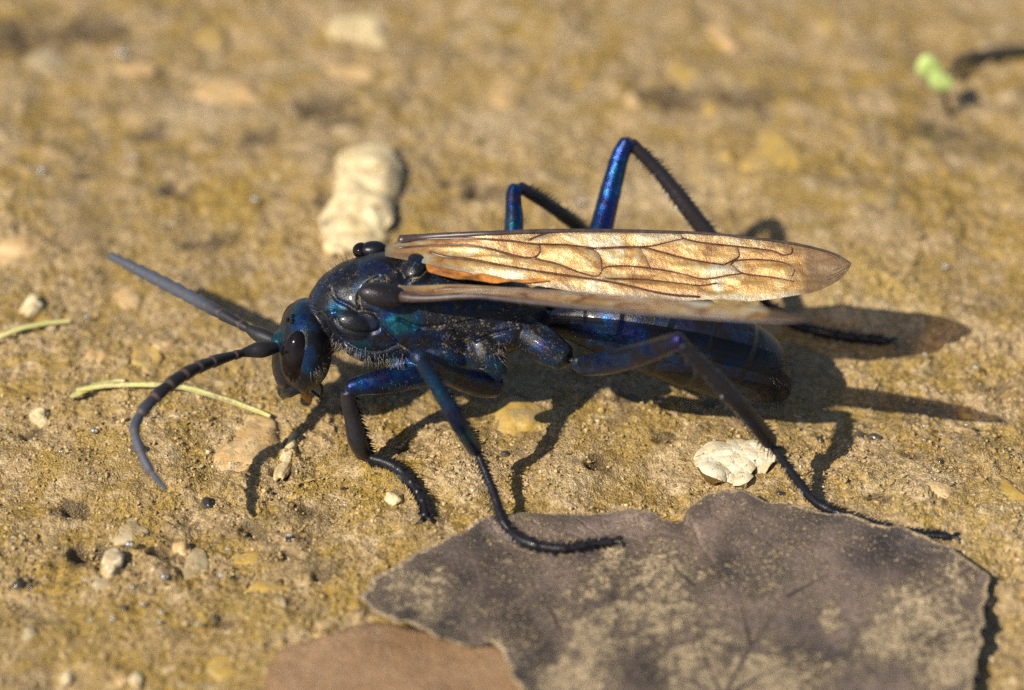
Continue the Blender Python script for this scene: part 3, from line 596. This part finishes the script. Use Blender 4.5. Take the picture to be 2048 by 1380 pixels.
# the other forewing: same shape, lifted and swung towards the viewer so it is seen nearly edge on
B_F = PZ(785, 500, 11.0); TIPF = PZ(1698, 526, 10.7)
B_N = PY(792, 598, -3.2); T_N = PZ(1612, 650, 16.3)
el = T_N - B_N; LN = np.linalg.norm(el); el /= LN
tc = CAM - (B_N + T_N) / 2; tc -= el * (tc @ el); tc /= np.linalg.norm(tc); upn = np.cross(el, tc); upn *= np.sign(upn[2])
ANG = math.radians(36); ec = tc * math.cos(ANG) - upn * math.sin(ANG); en = np.cross(el, ec); en *= np.sign(en[2])
fl = (TIPF - B_F) / np.linalg.norm(TIPF - B_F); fo = np.array([0, 1.0, 0]); fo -= fl * fl[1]; fo /= np.linalg.norm(fo); fz = np.cross(fl, fo); KX = LN / np.linalg.norm(TIPF - B_F)
def near_map(P):
    q = P - B_F; a = q @ fl; b = q @ fo; c = q @ fz
    return B_N + np.outer(a * KX, el) + np.outer(b * 0.62, ec) + np.outer(c * 0.25, en)
nw = wing('forewing', near_map); nw['label'] = 'amber forewing lifted up and seen almost edge on'
# hind wings tucked below the forewings
HW = [(850,524),(890,514),(945,524),(1000,540),(1060,555),(1100,563),(1050,566),(980,564),(915,558),(862,548)]
hu = resample(np.array(HW + [HW[0]], float), 5)[:-1]; cpx = hu.mean(0)
ringN = 9; hv = np.vstack([cpx + (hu - cpx) * (k / ringN) for k in range(1, ringN + 1)])
H3 = np.array([PZ(u, v, 11.55 - 1.3 * (u - 850) / 530) for u, v in hv]); H3[:, 2] += 0.12 * vnoise(hv[:, 0] / 30, hv[:, 1] / 12, None, 33)
H3 = np.vstack([H3, PZ(cpx[0], cpx[1], 11.55 - 1.3 * (cpx[0] - 850) / 530)]); nh = len(hu); HF = []
for k in range(ringN - 1):
    for a in range(nh): HF.append((k * nh + a, k * nh + (a + 1) % nh, (k + 1) * nh + (a + 1) % nh, (k + 1) * nh + a))
for a in range(nh): HF.append((len(H3) - 1, (a + 1) % nh, a))
add_obj('hindwing', mesh_from('hindwing', H3, HF), M['hindwing'], wasp)
# tegulae (wing shoulder plates)
add_obj('tegula', mesh_from('tegula', *ellipsoid(PY(722, 501, 2.5), (0.52, 0.55, 0.48), np.eye(3), 4)), M['eye'], wasp)
add_obj('tegula', mesh_from('tegula', *ellipsoid(PY(748, 499, 2.4), (0.85, 0.6, 0.5), np.eye(3), 4)), M['black'], wasp)
tg_me = mesh_from('tegula', *ellipsoid(PY(766, 590, -2.95), (1.5, 0.8, 0.75), rot('Y', 12), 4)); attr(tg_me, 'tint', np.tile([0.0, 0.25, 0.25], (len(tg_me.vertices), 1)))
add_obj('tegula', tg_me, M['chitin'], wasp)
# bristles, spines, claws
def spikes(items, seg=4):
    """items: base, tip, radius; slightly bent cones."""
    VV, FF = [], []; b = 0
    for p, q, r in items:
        p = np.asarray(p, float); q = np.asarray(q, float); d = q - p; L = np.linalg.norm(d)
        if L < 1e-6: continue
        d /= L; a = np.cross(d, [0.3, 0.5, 0.8]); a /= np.linalg.norm(a) + 1e-9; c = np.cross(d, a)
        for k in range(seg): t = 2 * math.pi * k / seg; VV.append(p + (a * math.cos(t) + c * math.sin(t)) * r)
        VV.append(q)
        for k in range(seg): FF.append((b + k, b + (k + 1) % seg, b + seg))
        b += seg + 1
    return np.array(VV), FF
sp = []
for li, (f, tb, ta) in enumerate(LEGS):
    for Q, lo, hi, n, ln, both in ((tb, 0.10, 1.0, 30, 0.50, li in (2, 3, 5)), (ta, 0.02, 0.95, 60, 0.42, True)):
        T = np.gradient(Q[:, :3], axis=0); T /= np.linalg.norm(T, axis=1)[:, None]
        for k in range(n):
            x = (lo + (hi - lo) * (k + 0.3 * RNG.random()) / n) * (len(Q) - 1); a = int(x); p = Q[a, :3] + (Q[min(a + 1, len(Q) - 1), :3] - Q[a, :3]) * (x - a); r = Q[a, 3] if Q.shape[1] > 3 else 0.24
            s = np.cross(T[a], C_F); s /= np.linalg.norm(s) + 1e-9
            if li != 3 or both: pass
            for sg in ((1, -1) if both else (1,)):
                side = s * sg * (1 if s[0] > 0 else -1) if not both else s * sg
                side = side + C_F * RNG.normal(0, 0.45); side /= np.linalg.norm(side)
                sp.append((p + side * r * 0.8, p + side * (r + ln * 0.75 * RNG.uniform(0.6, 1.1)) + T[a] * ln * RNG.uniform(0.45, 0.8), 0.085))
    # tibial spurs and claws
    e = tb[-1, :3]; d = ta[6] - ta[0]; d /= np.linalg.norm(d)
    s = np.cross(d, C_F); s /= np.linalg.norm(s)
    sg = -1 if s[0] > 0 and li != 1 else 1
    sp.append((e, e + d * 1.0 + s * sg * 0.95, 0.085)); sp.append((e, e + d * 0.8 + s * sg * 0.5 - C_F * 0.4, 0.075))
V, F = spikes(sp); tag(add_obj('leg_spine', mesh_from('leg_spine', V, F, smooth=False), M['bristle'], wasp), kind='stuff')
for f, tb, ta in LEGS:
    e = ta[-1]; d = ta[-1] - ta[-8]; d /= np.linalg.norm(d); s = np.cross(d, [0, 0, 1]); s /= np.linalg.norm(s)
    for sg in (1, -1):
        P = resample(np.array([e, e + d * 0.28 + s * sg * 0.20 + [0, 0, 0.12], e + d * 0.45 + s * sg * 0.42 + [0, 0, 0.0], e + d * 0.42 + s * sg * 0.58 + [0, 0, -0.2]]), 5)
        V, F = tube(P, np.linspace(0.12, 0.03, len(P)), 8); add_obj('claw', mesh_from('claw', V, F), M['bristle'], wasp)
def fuzz(px_list, spread, n, ln, rad, grav=0.5):
    out = []
    for _ in range(n):
        u, v = px_list[RNG.integers(len(px_list))]; u += RNG.normal(0, spread); v += RNG.normal(0, spread)
        r = bvh.ray_cast(Vector(CAM), Vector(ray(u, v)))
        if r[0] is None: continue
        p = np.array(r[0]); nn = np.array(r[1]); nn = nn + RNG.normal(0, 0.25, 3) + np.array([0, 0, -grav]); nn /= np.linalg.norm(nn)
        out.append((p, p + nn * ln * RNG.uniform(0.5, 1.15), rad))
    return out
dk = fuzz([(664,560),(668,590),(675,540),(690,520),(655,640),(650,720),(640,740),(645,620),(700,510)], 8, 150, 0.75, 0.016, -0.2) + fuzz([(1545,790),(1560,780),(1530,798),(1565,760),(1555,740),(1550,800)], 10, 260, 0.9, 0.018, 0.2) + fuzz([(800,775),(830,770),(780,778),(1530,700),(1540,720),(1100,700),(1050,690)], 9, 90, 0.7, 0.016, 0.5)
V, F = spikes(dk, 3); tag(add_obj('dark_hair', mesh_from('dark_hair', V, F), M['bristle'], wasp), kind='stuff')
pl = fuzz([(670,690),(690,705),(710,712),(735,722),(760,722),(785,728),(680,700),(800,725),(1000,700),(1010,720),(640,745)], 8, 260, 0.85, 0.014, 0.7)
V, F = spikes(pl, 3); tag(add_obj('pale_hair', mesh_from('pale_hair', V, F), M['pale_hair'], wasp), kind='stuff')

# ------------------------------------------------------------------ leaves
def leaf_mesh(name, poly_px, z0, zfun, center_px, rings, spacing, tintf, jag=0.10):
    per = np.array([PZ(u, v, z0)[:2] for u, v in poly_px]); per = resample(np.vstack([np.c_[per, per[:, :1] * 0], np.r_[per[0], 0]]), 9)[:-1, :2]
    L = np.r_[0, np.cumsum(np.linalg.norm(np.diff(np.vstack([per, per[0]]), axis=0), axis=1))]; n = int(L[-1] / spacing); t = np.linspace(0, L[-1], n, endpoint=False); pc = np.vstack([per, per[0]])
    B = np.c_[np.interp(t, L, pc[:, 0]), np.interp(t, L, pc[:, 1])]
    B += jag * np.c_[vnoise(t / 0.8, t * 0, None, 5), vnoise(t / 0.8, t * 0, None, 6)] + 0.04 * np.c_[vnoise(t / 0.25, t * 0, None, 15), vnoise(t / 0.25, t * 0, None, 16)]
    c = PZ(*center_px, z0)[:2]; rr = np.linspace(0, 1, rings + 1)[1:] ** 0.8
    XY = np.vstack([c + (B - c) * r for r in rr] + [c[None]]); edge = np.r_[np.repeat(rr, n), 0]
    z = zfun(XY[:, 0], XY[:, 1], edge); V = np.c_[XY, z]; F = []
    for k in range(rings - 1):
        for a in range(n): F.append((k * n + a, (k + 1) * n + a, (k + 1) * n + (a + 1) % n, k * n + (a + 1) % n))
    for a in range(n): F.append((len(V) - 1, a, (a + 1) % n))
    me = mesh_from(name, V, F); attr(me, 'tint', tintf(V, edge)); return me
F0, F1 = PZ(1366, 1030, 0.7)[:2], PZ(1450, 1165, 0.7)[:2]
def leaf_z(x, y, e):
    d = (x - F0[0]) * (F1[1] - F0[1]) - (y - F0[1]) * (F1[0] - F0[0]); LL = np.hypot(*(F1 - F0)); d = d / LL          # right lobe lies over the left one
    t = ((x - F0[0]) * (F1[0] - F0[0]) + (y - F0[1]) * (F1[1] - F0[1])) / LL ** 2
    side = sstep(-0.03, 0.05, -d) * (1 - sstep(0.35, 1.15, t)) * np.exp(-np.maximum(0, -d - 1) / 9.0)
    z = 0.62 + 0.18 * fbm2(x, y, 1 / 9.0, 2, 81) + 0.05 * fbm2(x, y, 1 / 1.8, 2, 83) + 0.55 * side
    cu = PZ(1050, 1045, 0.7); z += 0.55 * np.exp(-(((x - cu[0]) / 2.4) ** 2 + ((y - cu[1]) / 0.9) ** 2))
    rt = PZ(1960, 1230, 0.7); z += 0.3 * np.exp(-(((x - rt[0]) / 3.0) ** 2 + ((y - rt[1]) / 7.0) ** 2)); z += 0.40 * sstep(0.80, 1.0, e) * (0.25 + vnoise(x / 2.6, y / 2.6, None, 87))
    return z
DARK = [(960,1085,34),(985,1130,48),(1010,1190,60),(1045,1250,62),(1075,1300,55),(900,1250,34),(820,1240,22),(930,1160,40),(1230,1200,26),(1290,1345,60),(1770,1090,60),(1830,1120,50),(1450,1130,40),(1880,1300,70),(1600,1330,50)]
SILT = [(840,1205,60),(880,1160,40),(1250,1220,70),(1200,1180,40),(1330,1260,60),(1180,1340,60),(1850,1220,80),(1920,1170,50),(1780,1280,70),(1660,1240,40),(1440,1370,90),(1130,1090,22),(1230,1110,30),(1300,1230,110),(1200,1290,90),(1380,1330,110),(1550,1390,120),(1880,1240,90),(1900,1330,80),(1130,1360,70),(850,1210,60)]
def leaf_tint(V, e):
    u, v = np.array([project(p) for p in V]).T; t = np.zeros((len(V), 3))
    for a, b, r in DARK: t[:, 0] = np.maximum(t[:, 0], 0.8 * np.exp(-((u - a) ** 2 + (v - b) ** 2) / r ** 2))
    for a, b, r in SILT: t[:, 1] = np.maximum(t[:, 1], 0.22 * np.exp(-((u - a) ** 2 + (v - b) ** 2) / r ** 2))
    t[:, 1] = np.maximum(t[:, 1] - 0.10 * t[:, 0], 0.34 * sstep(0.972, 0.995, e)); return t
dl = empty('dead_leaf', PZ(1450, 1250, 0.4)); tag(dl, 'large dark grey-brown notched dead leaf streaked with pale silt', 'leaf')
lm = leaf_mesh('blade', LEAF_PX, 0.62, leaf_z, (1420, 1230), 110, 0.14, leaf_tint, 0.16)
lo = add_obj('blade', lm, M['leaf'], dl); so = lo.modifiers.new('thick', 'SOLIDIFY'); so.thickness = 0.10 * S; so.offset = -1
VE = [[(1445,1400),(1500,1300),(1570,1200),(1600,1110),(1605,1040)], [(1445,1400),(1560,1330),(1700,1260),(1850,1180)], [(1445,1400),(1400,1290),(1390,1180),(1380,1080)], [(1445,1400),(1280,1320),(1120,1260),(990,1190),(890,1140)],
      [(1445,1400),(1300,1370),(1150,1350)], [(1560,1330),(1690,1340),(1880,1350)], [(1570,1200),(1660,1150),(1760,1090)], [(1390,1180),(1330,1120),(1270,1060)], [(1120,1260),(1090,1190),(1080,1110)], [(1500,1300),(1480,1200),(1470,1100)]]
M['leafvein'] = simple('leaf_vein', (0.050, 0.034, 0.027), 0.5, 0.4, 0.4, 2.0)
for vl in VE:
    p = np.array([PZ(u, v, 0.65) for u, v in vl]); Q = resample(p, 14); Q[:, 2] = leaf_z(Q[:, 0], Q[:, 1], np.zeros(len(Q))) - 0.03
    V, F = tube(Q, np.linspace(0.19, 0.07, len(Q)), 8); add_obj('vein', mesh_from('vein', V, F), M['leafvein'], dl)
BL = [(505,1330),(540,1285),(600,1262),(680,1245),(740,1222),(830,1240),(930,1260),(1040,1280),(1090,1340),(1100,1430),(1040,1520),(900,1560),(700,1540),(560,1470),(500,1400)]
bl = empty('brown_leaf', PZ(800, 1370, 0.2)); tag(bl, 'smooth reddish brown leaf lying half under the dark notched leaf', 'leaf')
bz = lambda x, y, e: 0.36 + 0.10 * fbm2(x, y, 1 / 8.0, 2, 181) + 0.03 * fbm2(x, y, 1 / 1.5, 2, 183) - 0.75 * sstep(0.80, 1.0, e)
bm_ = leaf_mesh('blade', BL, 0.3, bz, (800, 1390), 60, 0.2, lambda V, e: np.c_[e * 0, 0.30 * sstep(0.84, 0.99, e), e * 0])
bo = add_obj('blade', bm_, M['leaf2'], bl); so = bo.modifiers.new('thick', 'SOLIDIFY'); so.thickness = 0.10 * S; so.offset = -1
M['leafvein2'] = simple('pale_leaf_vein', (0.48, 0.33, 0.19), 0.5, 0.4, 0.4, 2.0)
for vl in [[(720,1400),(735,1330),(748,1265)], [(745,1320),(790,1290),(850,1270)], [(720,1380),(800,1340),(900,1310),(990,1300)], [(720,1400),(650,1330),(600,1290)], [(735,1330),(690,1290),(670,1262)]]:
    p = np.array([PZ(u, v, 0.36) for u, v in vl]); Q = resample(p, 12); Q[:, 2] = bz(Q[:, 0], Q[:, 1], np.zeros(len(Q))) + 0.0
    V, F = tube(Q, np.linspace(0.055, 0.03, len(Q)), 6); add_obj('vein', mesh_from('vein', V, F), M['leafvein2'], bl)

# ------------------------------------------------------------------ grass blades, sprout, twig
def blade(name, pts, w, mat, label, lift=0.25, hs=None):
    P = np.array([PZ(u, v, 0.2) for u, v in pts]); Q = resample(P, 14); n = len(Q); t = np.linspace(0, 1, n)
    hz = H(Q[:, 0], Q[:, 1], False); Q[:, 2] = np.convolve(np.pad(hz, 6, 'edge'), np.ones(13) / 13, 'valid') + lift
    if hs is not None: Q[:, 2] += np.interp(t, np.linspace(0, 1, len(hs)), hs)
    T = np.gradient(Q, axis=0); T[:, 2] = 0; T /= np.linalg.norm(T, axis=1)[:, None]; Sd = np.c_[-T[:, 1], T[:, 0], T[:, 2] * 0]
    W = w * np.sin(np.pi * (0.06 + 0.90 * t)) ** 0.45 * (1 + 0.25 * vnoise(t * 9, t * 0, None, 55) + 0.12 * vnoise(t * 30, t * 0, None, 56)); prof = [(-1, 0.10), (-0.5, 0.0), (0, -0.06), (0.5, 0.0), (1, 0.10), (0.5, -0.10), (0, -0.17), (-0.5, -0.10)]
    V = np.vstack([Q + Sd * (W * a)[:, None] + np.array([0, 0, b])[None] for a, b in prof]); k = len(prof); F = []
    for a in range(k):
        b = (a + 1) % k
        for q in range(n - 1): F.append((a * n + q, b * n + q, b * n + q + 1, a * n + q + 1))
    F.append(tuple(a * n for a in range(k))); F.append(tuple(a * n + n - 1 for a in range(k))[::-1])
    o = add_obj(name, mesh_from(name, V, F), mat); tag(o, label, 'grass'); return o
blade('grass_blade', [(-60,712),(0,690),(50,672),(100,658),(140,651)], 0.18, M['grass'], 'short pale straw-green grass blade with its tip lifted off the silt', 0.55)
blade('grass_blade', [(150,786),(215,779),(290,782),(370,788),(440,800),(500,815),(540,830)], 0.24, M['grass2'], 'long yellow-green grass blade half coated with silt beside the bent antenna', 0.50)
blade('grass_blade', [(140,800),(180,780),(225,768),(250,766)], 0.30, M['grass2'], 'short yellow grass scrap lying against the long silty blade', 0.40)
sp_e = empty('green_sprout', PZ(1880, 190, 0)); tag(sp_e, 'tiny bright green two-leaved sprout on a thin stalk', 'sprout')
def leaflet(c, r, R):
    V, F = ico(4); V = V * np.array(r); V[:, 2] += 0.25 * r[0] * (V[:, 0] / r[0]) ** 2; V = V @ R.T + c; add_obj('leaflet', mesh_from('leaflet', V, F), M['green'], sp_e)
g0 = PZ(1900, 215, 0)
leaflet(PY(1856, 136, g0[1] - 0.2), (1.05, 0.25, 0.82), rot('Y', 55)); leaflet(PY(1880, 164, g0[1] - 0.4), (1.0, 0.22, 0.72), rot('Y', 38))
P = resample(np.array([g0 - [0, 0, 0.5], g0 + [-0.4, 0, 0.7], PY(1876, 160, g0[1] - 0.2), PY(1868, 150, g0[1])]), 8); V, F = tube(P, np.linspace(0.22, 0.16, len(P)), 10); add_obj('stalk', mesh_from('stalk', V, F), M['twig'], sp_e)
def twig(pts, rads, label, z=0.5):
    P = np.array([PZ(u, v, z) for u, v in pts]); Q = resample(np.c_[P, rads], 12); Q[:, :3] += 0.08 * np.c_[vnoise(Q[:, 0], Q[:, 1], None, 3), vnoise(Q[:, 0], Q[:, 1], None, 4), vnoise(Q[:, 0], Q[:, 1], None, 9)]
    V, F = tube(Q[:, :3], Q[:, 3] * (1 + 0.15 * vnoise(Q[:, 0] * 2, Q[:, 1] * 2)), 12); tag(add_obj('twig', mesh_from('twig', V, F), M['twig']), label, 'twig')
twig([(2120,100),(2040,102),(1970,108),(1925,120),(1900,150)], [0.35,0.42,0.42,0.36,0.22], 'dark thin twig lying behind the green sprout', 0.6)

# ------------------------------------------------------------------ pebbles and grains
def pebble(name, u, v, a, b, mat, label, cat='pebble', group=None, bury=0.45, rz=0, tall=0.7, rough=0.18, sub=4, flatq=False):
    V, F = ico(sub); sd = RNG.integers(1000)
    k = 1 + rough * vnoise(V[:, 0] * 1.3 + sd, V[:, 1] * 1.3, V[:, 2] * 1.3 + .5, sd) + 0.4 * rough * vnoise(V[:, 0] * 3.1 + sd, V[:, 1] * 3.1, V[:, 2] * 3.1 + .3, sd + 1)
    V = V * k[:, None]
    for _ in range(5):      # a few broken facets
        d = RNG.normal(0, 1, 3); d /= np.linalg.norm(d); c = RNG.uniform(0.68, 0.9); s = V @ d; V = V - np.outer(np.maximum(0, s - c) * 0.85, d)
    p = PZ(u, v, 0); rx = a / 31.0 * (1 + 0.004 * p[1]); ry = b / 18.6 * (1 + 0.004 * p[1]); rzv = tall * min(rx, ry)
    V = (V * [rx, ry, rzv]) @ rot('Z', rz).T
    z = float(np.mean(H(np.array([p[0] - rx, p[0] + rx, p[0], p[0]]), np.array([p[1], p[1], p[1] - ry, p[1] + ry]), False)))
    V = V + [p[0], p[1], z + rzv * (1 - 2 * bury) ]
    o = add_obj(name, mesh_from(name, V, F), M[mat]); tag(o, label, cat, group); return o
PEB = [(722,62,58,34,'cream','large pale cream pebble beside an orange pebble',0.45,0),(450,180,92,32,'orange','flat pinkish orange stone with a pale grey patch',0.45,5),
       
       (85,120,42,40,'grey','pale grey-green round pebble behind an orange stone',0.55,0),(262,135,66,30,'orange','long orange-tan stone beside the flat pinkish stone',0.48,20),(425,62,42,40,'amberst','olive amber round stone between cream and grey pebbles',0.6,0),
       (1010,178,30,30,'orange','pale peach pebble alone on bare silt behind the wasp',0.55,0),(700,145,62,24,'orange','flat orange pebble next to the large cream pebble',0.6,0),(65,622,22,19,'cream','small cream pebble close to the short straw-green blade',0.4,0),
       (255,590,42,30,'orange','peach stone sunk in silt under the straight antenna',0.62,0),(300,718,44,30,'amberst','yellow amber stone between the two antennae',0.62,10),(195,708,26,20,'orange','small orange stone near the short straw-green blade',0.6,0),
       (505,880,62,46,'orange','broad pale peach stone sunk under the bent antenna shadow',0.56,-15),(575,900,16,44,'cream','narrow upright whitish stone between head and bent antenna',0.6,-8),(225,1130,24,19,'white','bright white pebble in a cluster of small stones',0.35,0),
       (258,1054,32,26,'grey','pale rough grey pebble above the bright white one',0.5,0),(203,1168,26,19,'grey','beige pebble touching the bright white pebble',0.5,0),(788,990,20,14,'cream','tiny cream pebble beside the wasp front foot',0.55,0),
       (1045,825,62,42,'amberst','large amber yellow stone under the wasp thorax',0.54,15),(1560,320,74,62,'amberst','pale olive-yellow stone behind the wing tip',0.6,0),
       (45,500,62,34,'orange','orange-brown stone behind the straight antenna tip',0.48,20),(2012,1012,40,44,'amberst','round amber stone beyond the leaf edge',0.6,0),(80,830,22,14,'cream','tiny cream chip in green algae',0.45,0),
       (134,1357,14,13,'white','tiny round white pebble near two cream chips',0.35,0),(272,1365,14,16,'cream','upright cream chip near the tiny round white pebble',0.4,0),(244,1368,13,10,'orange','peach chip touching the upright cream chip',0.4,0),
       (390,1130,30,36,'grey','pale translucent grey stone in the silt by dark pits',0.68,0),(530,1170,46,16,'amberst','flat ochre stone streak near the brown leaf',0.65,5),(365,1088,22,16,'orange','pinkish small stone above the grey translucent one',0.55,0),
       (560,1205,20,18,'grey','beige stone close to the brown leaf edge',0.55,0),(62,1268,16,14,'grey','small white-grey pebble on green silt',0.45,0),(440,1325,32,20,'amberst','tan angular chip near the brown leaf',0.6,0),(490,1098,30,14,'amberst','olive flat chip beside black grains',0.62,0),
       (1450,310,24,20,'amberst','yellow chip between the far hind knee and the olive stone',0.6,0),(1660,45,36,20,'amberst','blurred yellow pebble far behind the wing',0.6,0),(1380,140,40,28,'amberst','ochre pebble far behind the far hind leg',0.6,0),(1450,70,24,34,'orange','peach pebble beside the ochre one far behind',0.6,20),
       (1425,215,18,18,'amberst','small golden pebble behind the tall knee',0.5,0),(1265,205,20,16,'orange','small peach chip behind the tall knee',0.55,0),(1880,990,22,18,'orange','faint peach stone near the hind foot',0.65,0),(330,690,22,16,'orange','small peach stone beside the yellow amber one',0.6,0)]
for u, v, a, b, mt, lb, bu, rz in PEB: pebble('pebble', u, v, a, b, mt, lb, 'pebble', None, bu if a < 25 and mt != 'amberst' else min(0.84, bu + 0.14), rz, 0.75 if a < 25 else 0.34, 0.34)
FLK = [(1400,908),(1412,899),(1428,893),(1455,891),(1478,884),(1515,889),(1548,898),(1562,912),(1540,924),(1512,926),(1498,938),(1492,962),(1466,958),(1440,953),(1424,962),(1408,948)]
fc_ = PZ(1455, 925, 0.2); fh_ = float(np.mean(H(fc_[0] + np.linspace(-2, 2, 9), fc_[1] + np.linspace(-1, 1, 9))))
fz_ = lambda x, y, e: fh_ - 0.14 + 0.28 * vnoise(x / 1.7, y / 1.7, None, 281) + 0.05 * fbm2(x, y, 1 / 0.5, 2, 283) - 0.12 * sstep(0.85, 1.0, e)
fm = leaf_mesh('stone_flake', FLK, fh_ + 0.3, fz_, (1448, 922), 30, 0.10, lambda V, e: np.c_[e * 0, e * 0, e * 0], 0.04)
fo_ = add_obj('stone_flake', fm, M['flake']); so = fo_.modifiers.new('thick', 'SOLIDIFY'); so.thickness = 0.8 * S; so.offset = -1
tag(fo_, 'broad white angular stone flake under the wasp hind leg', 'stone')
QZ = [(702,306),(738,294),(780,300),(792,328),(782,365),(766,405),(772,448),(748,488),(704,508),(655,500),(640,472),(664,432),(688,395),(694,350)]
qc_ = PZ(720, 400, 0); qh_ = float(np.mean(H(qc_[0] + np.linspace(-2, 2, 9), qc_[1] + np.linspace(-5, 5, 9), False)))
qz_ = lambda x, y, e: qh_ - 0.06 + 0.34 * vnoise(x / 2.3, y / 2.3, None, 381) + 0.12 * fbm2(x, y, 1 / 0.8, 2, 383) - 0.6 * sstep(0.50, 1.0, e)
qm = leaf_mesh('quartz_stone', QZ, 0.2, qz_, (722, 400), 26, 0.25, lambda V, e: np.c_[e * 0, e * 0, e * 0], 0.25)
qo_ = add_obj('quartz_stone', qm, M['cream']); so = qo_.modifiers.new('thick', 'SOLIDIFY'); so.thickness = 1.2 * S; so.offset = -1
tag(qo_, 'long pale cream quartz stone sunk in silt behind the wasp thorax', 'stone')
DG = [(415,998,13,9),(580,1070,9,7),(40,1160,16,9),(62,1163,8,6),(330,1155,8,7),(1718,860,12,9),(1752,862,10,9),(1300,500,9,8),(1560,985,7,6),(1640,870,6,6),(280,905,10,14),(430,1230,7,6),(250,1222,7,6),(690,968,7,6),(600,868,9,5),(1010,905,8,6),(235,1340,8,7),(1880,915,7,6),(1420,800,7,6)]
for u, v, a, b in DG: pebble('grain', u, v, a, b, 'darkst', 'shiny black mineral grain in the tan silt', 'grain', 'black grains in the silt', 0.35, RNG.uniform(0, 90), 0.8, 0.25, 3)
# loose silt crumbs nobody could count: over the ground, and a thinner dusting on the leaf
iv, iF = ico(1); iF = np.array(iF)
def crumbs(name, x, y, z, r, mat, label, parent=None):
    n = len(x); jit = RNG.uniform(0.6, 1.3, (n, len(iv), 1)); asp = RNG.uniform(0.65, 1.35, (n, 1, 3)) * [1, 1, 0.75]
    V = iv[None] * jit * asp * r[:, None, None] + np.stack([x, y, z], -1)[:, None, :]
    F = iF[None] + (np.arange(n) * len(iv))[:, None, None]
    o = add_obj(name, mesh_from(name, V.reshape(-1, 3), F.reshape(-1, 3), smooth=False), mat, parent); tag(o, label, None if parent else 'silt', kind='stuff'); return o
def mat_crumb():
    t = NT('silt_crumb'); v = t.mm(); a = t.noise(v, 2.1, 2, 0.6); b = t.noise(v, 0.35, 3, 0.6)
    c = t.ramp(a, [(0.28, (0.09, 0.058, 0.022)), (0.42, (0.28, 0.180, 0.068)), (0.54, (0.46, 0.32, 0.15)), (0.68, (0.66, 0.50, 0.29)), (0.80, (0.80, 0.70, 0.50))])
    c = t.mix(t.ramp(b, [(0.46, 0), (0.60, 0.65)]), c, (0.34, 0.235, 0.05))
    return t.done(t.pbsdf(Base_Color=c, Roughness=0.5, Specular_IOR_Level=0.45, Normal=t.bump(t.noise(v, 12.0, 2, 0.7), 0.05, 0.6)))
M['crumb'] = mat_crumb()
N0 = 62000; cx_ = RNG.uniform(-37, 37, N0); cy_ = -25 + 47 * RNG.random(N0) ** 1.25
dens = 0.5 + 0.5 * fbm2(cx_, cy_, 1 / 2.4, 3, 141); kp = (RNG.random(N0) < np.clip(dens * 1.3, 0.08, 1)) & ~inside(np.c_[cx_, cy_], LEAF_XY); cx_, cy_ = cx_[kp], cy_[kp]
cr_ = 0.035 + 0.11 * RNG.random(len(cx_)) ** 2.6 + 0.10 * (RNG.random(len(cx_)) < 0.015)
crumbs('silt', cx_, cy_, H(cx_, cy_) + cr_ * 0.25, cr_, M['crumb'], 'loose tan silt crumbs and sand scattered over the wet ground')
lv = np.array([v.co[:] for v in lm.vertices]) / S; la = leaf_tint(lv, np.zeros(len(lv)))[:, 1]
N1 = 26000; pick = RNG.integers(0, len(lv), N1); q_ = lv[pick]; w_ = np.clip(la[pick] / 0.22, 0, 1) * 0.9 + 0.10; w_ *= np.clip(0.5 + 0.9 * fbm2(q_[:, 0], q_[:, 1], 1 / 1.5, 3, 151), 0, 1)
q_ = q_[RNG.random(N1) < w_]; q_[:, :2] += RNG.normal(0, 0.05, (len(q_), 2)); r_ = 0.025 + 0.065 * RNG.random(len(q_)) ** 2.2
crumbs('silt', q_[:, 0], q_[:, 1], q_[:, 2] + r_ * 0.3, r_, M['crumb'], 'tan silt grains dusted over the leaf', dl)
# air bubbles held at the water surface
BUB = [(85,343,11),(509,399,9),(268,316,7),(245,108,12),(1163,404,9),(1891,533,8),(1849,709,6),(1951,735,7),(172,633,6),(258,1089,9),(329,1154,9),(443,1151,7),(266,1175,7),(578,1070,6),(121,903,5),(1848,852,5),(1932,850,5),(1848,880,4),(1883,869,4),(286,1208,6),(322,1225,6),(225,1238,6),(396,1248,5),(170,1160,6),(27,1075,5),(188,862,8),(482,1000,5),(1240,1082,4),(1780,1010,4),(690,1010,5),(455,1098,5),(180,1240,5),(318,1243,5),(1905,965,4),(700,200,6)]
V0, F0_ = ico(3)
for u, v, r in BUB:
    p = PZ(u, v, 0.30); rr = r / 31.0 * (1 + 0.004 * max(0, p[1])) * 0.8
    V = V0 * [rr, rr, rr * 0.9] + [p[0], p[1], max(0.30, h1(p[0], p[1])) + rr * 0.15]
    tag(add_obj('bubble', mesh_from('bubble', V, F0_), M['bubble']), 'tiny round air bubble floating on the shallow water', 'bubble', 'air bubbles on the water')
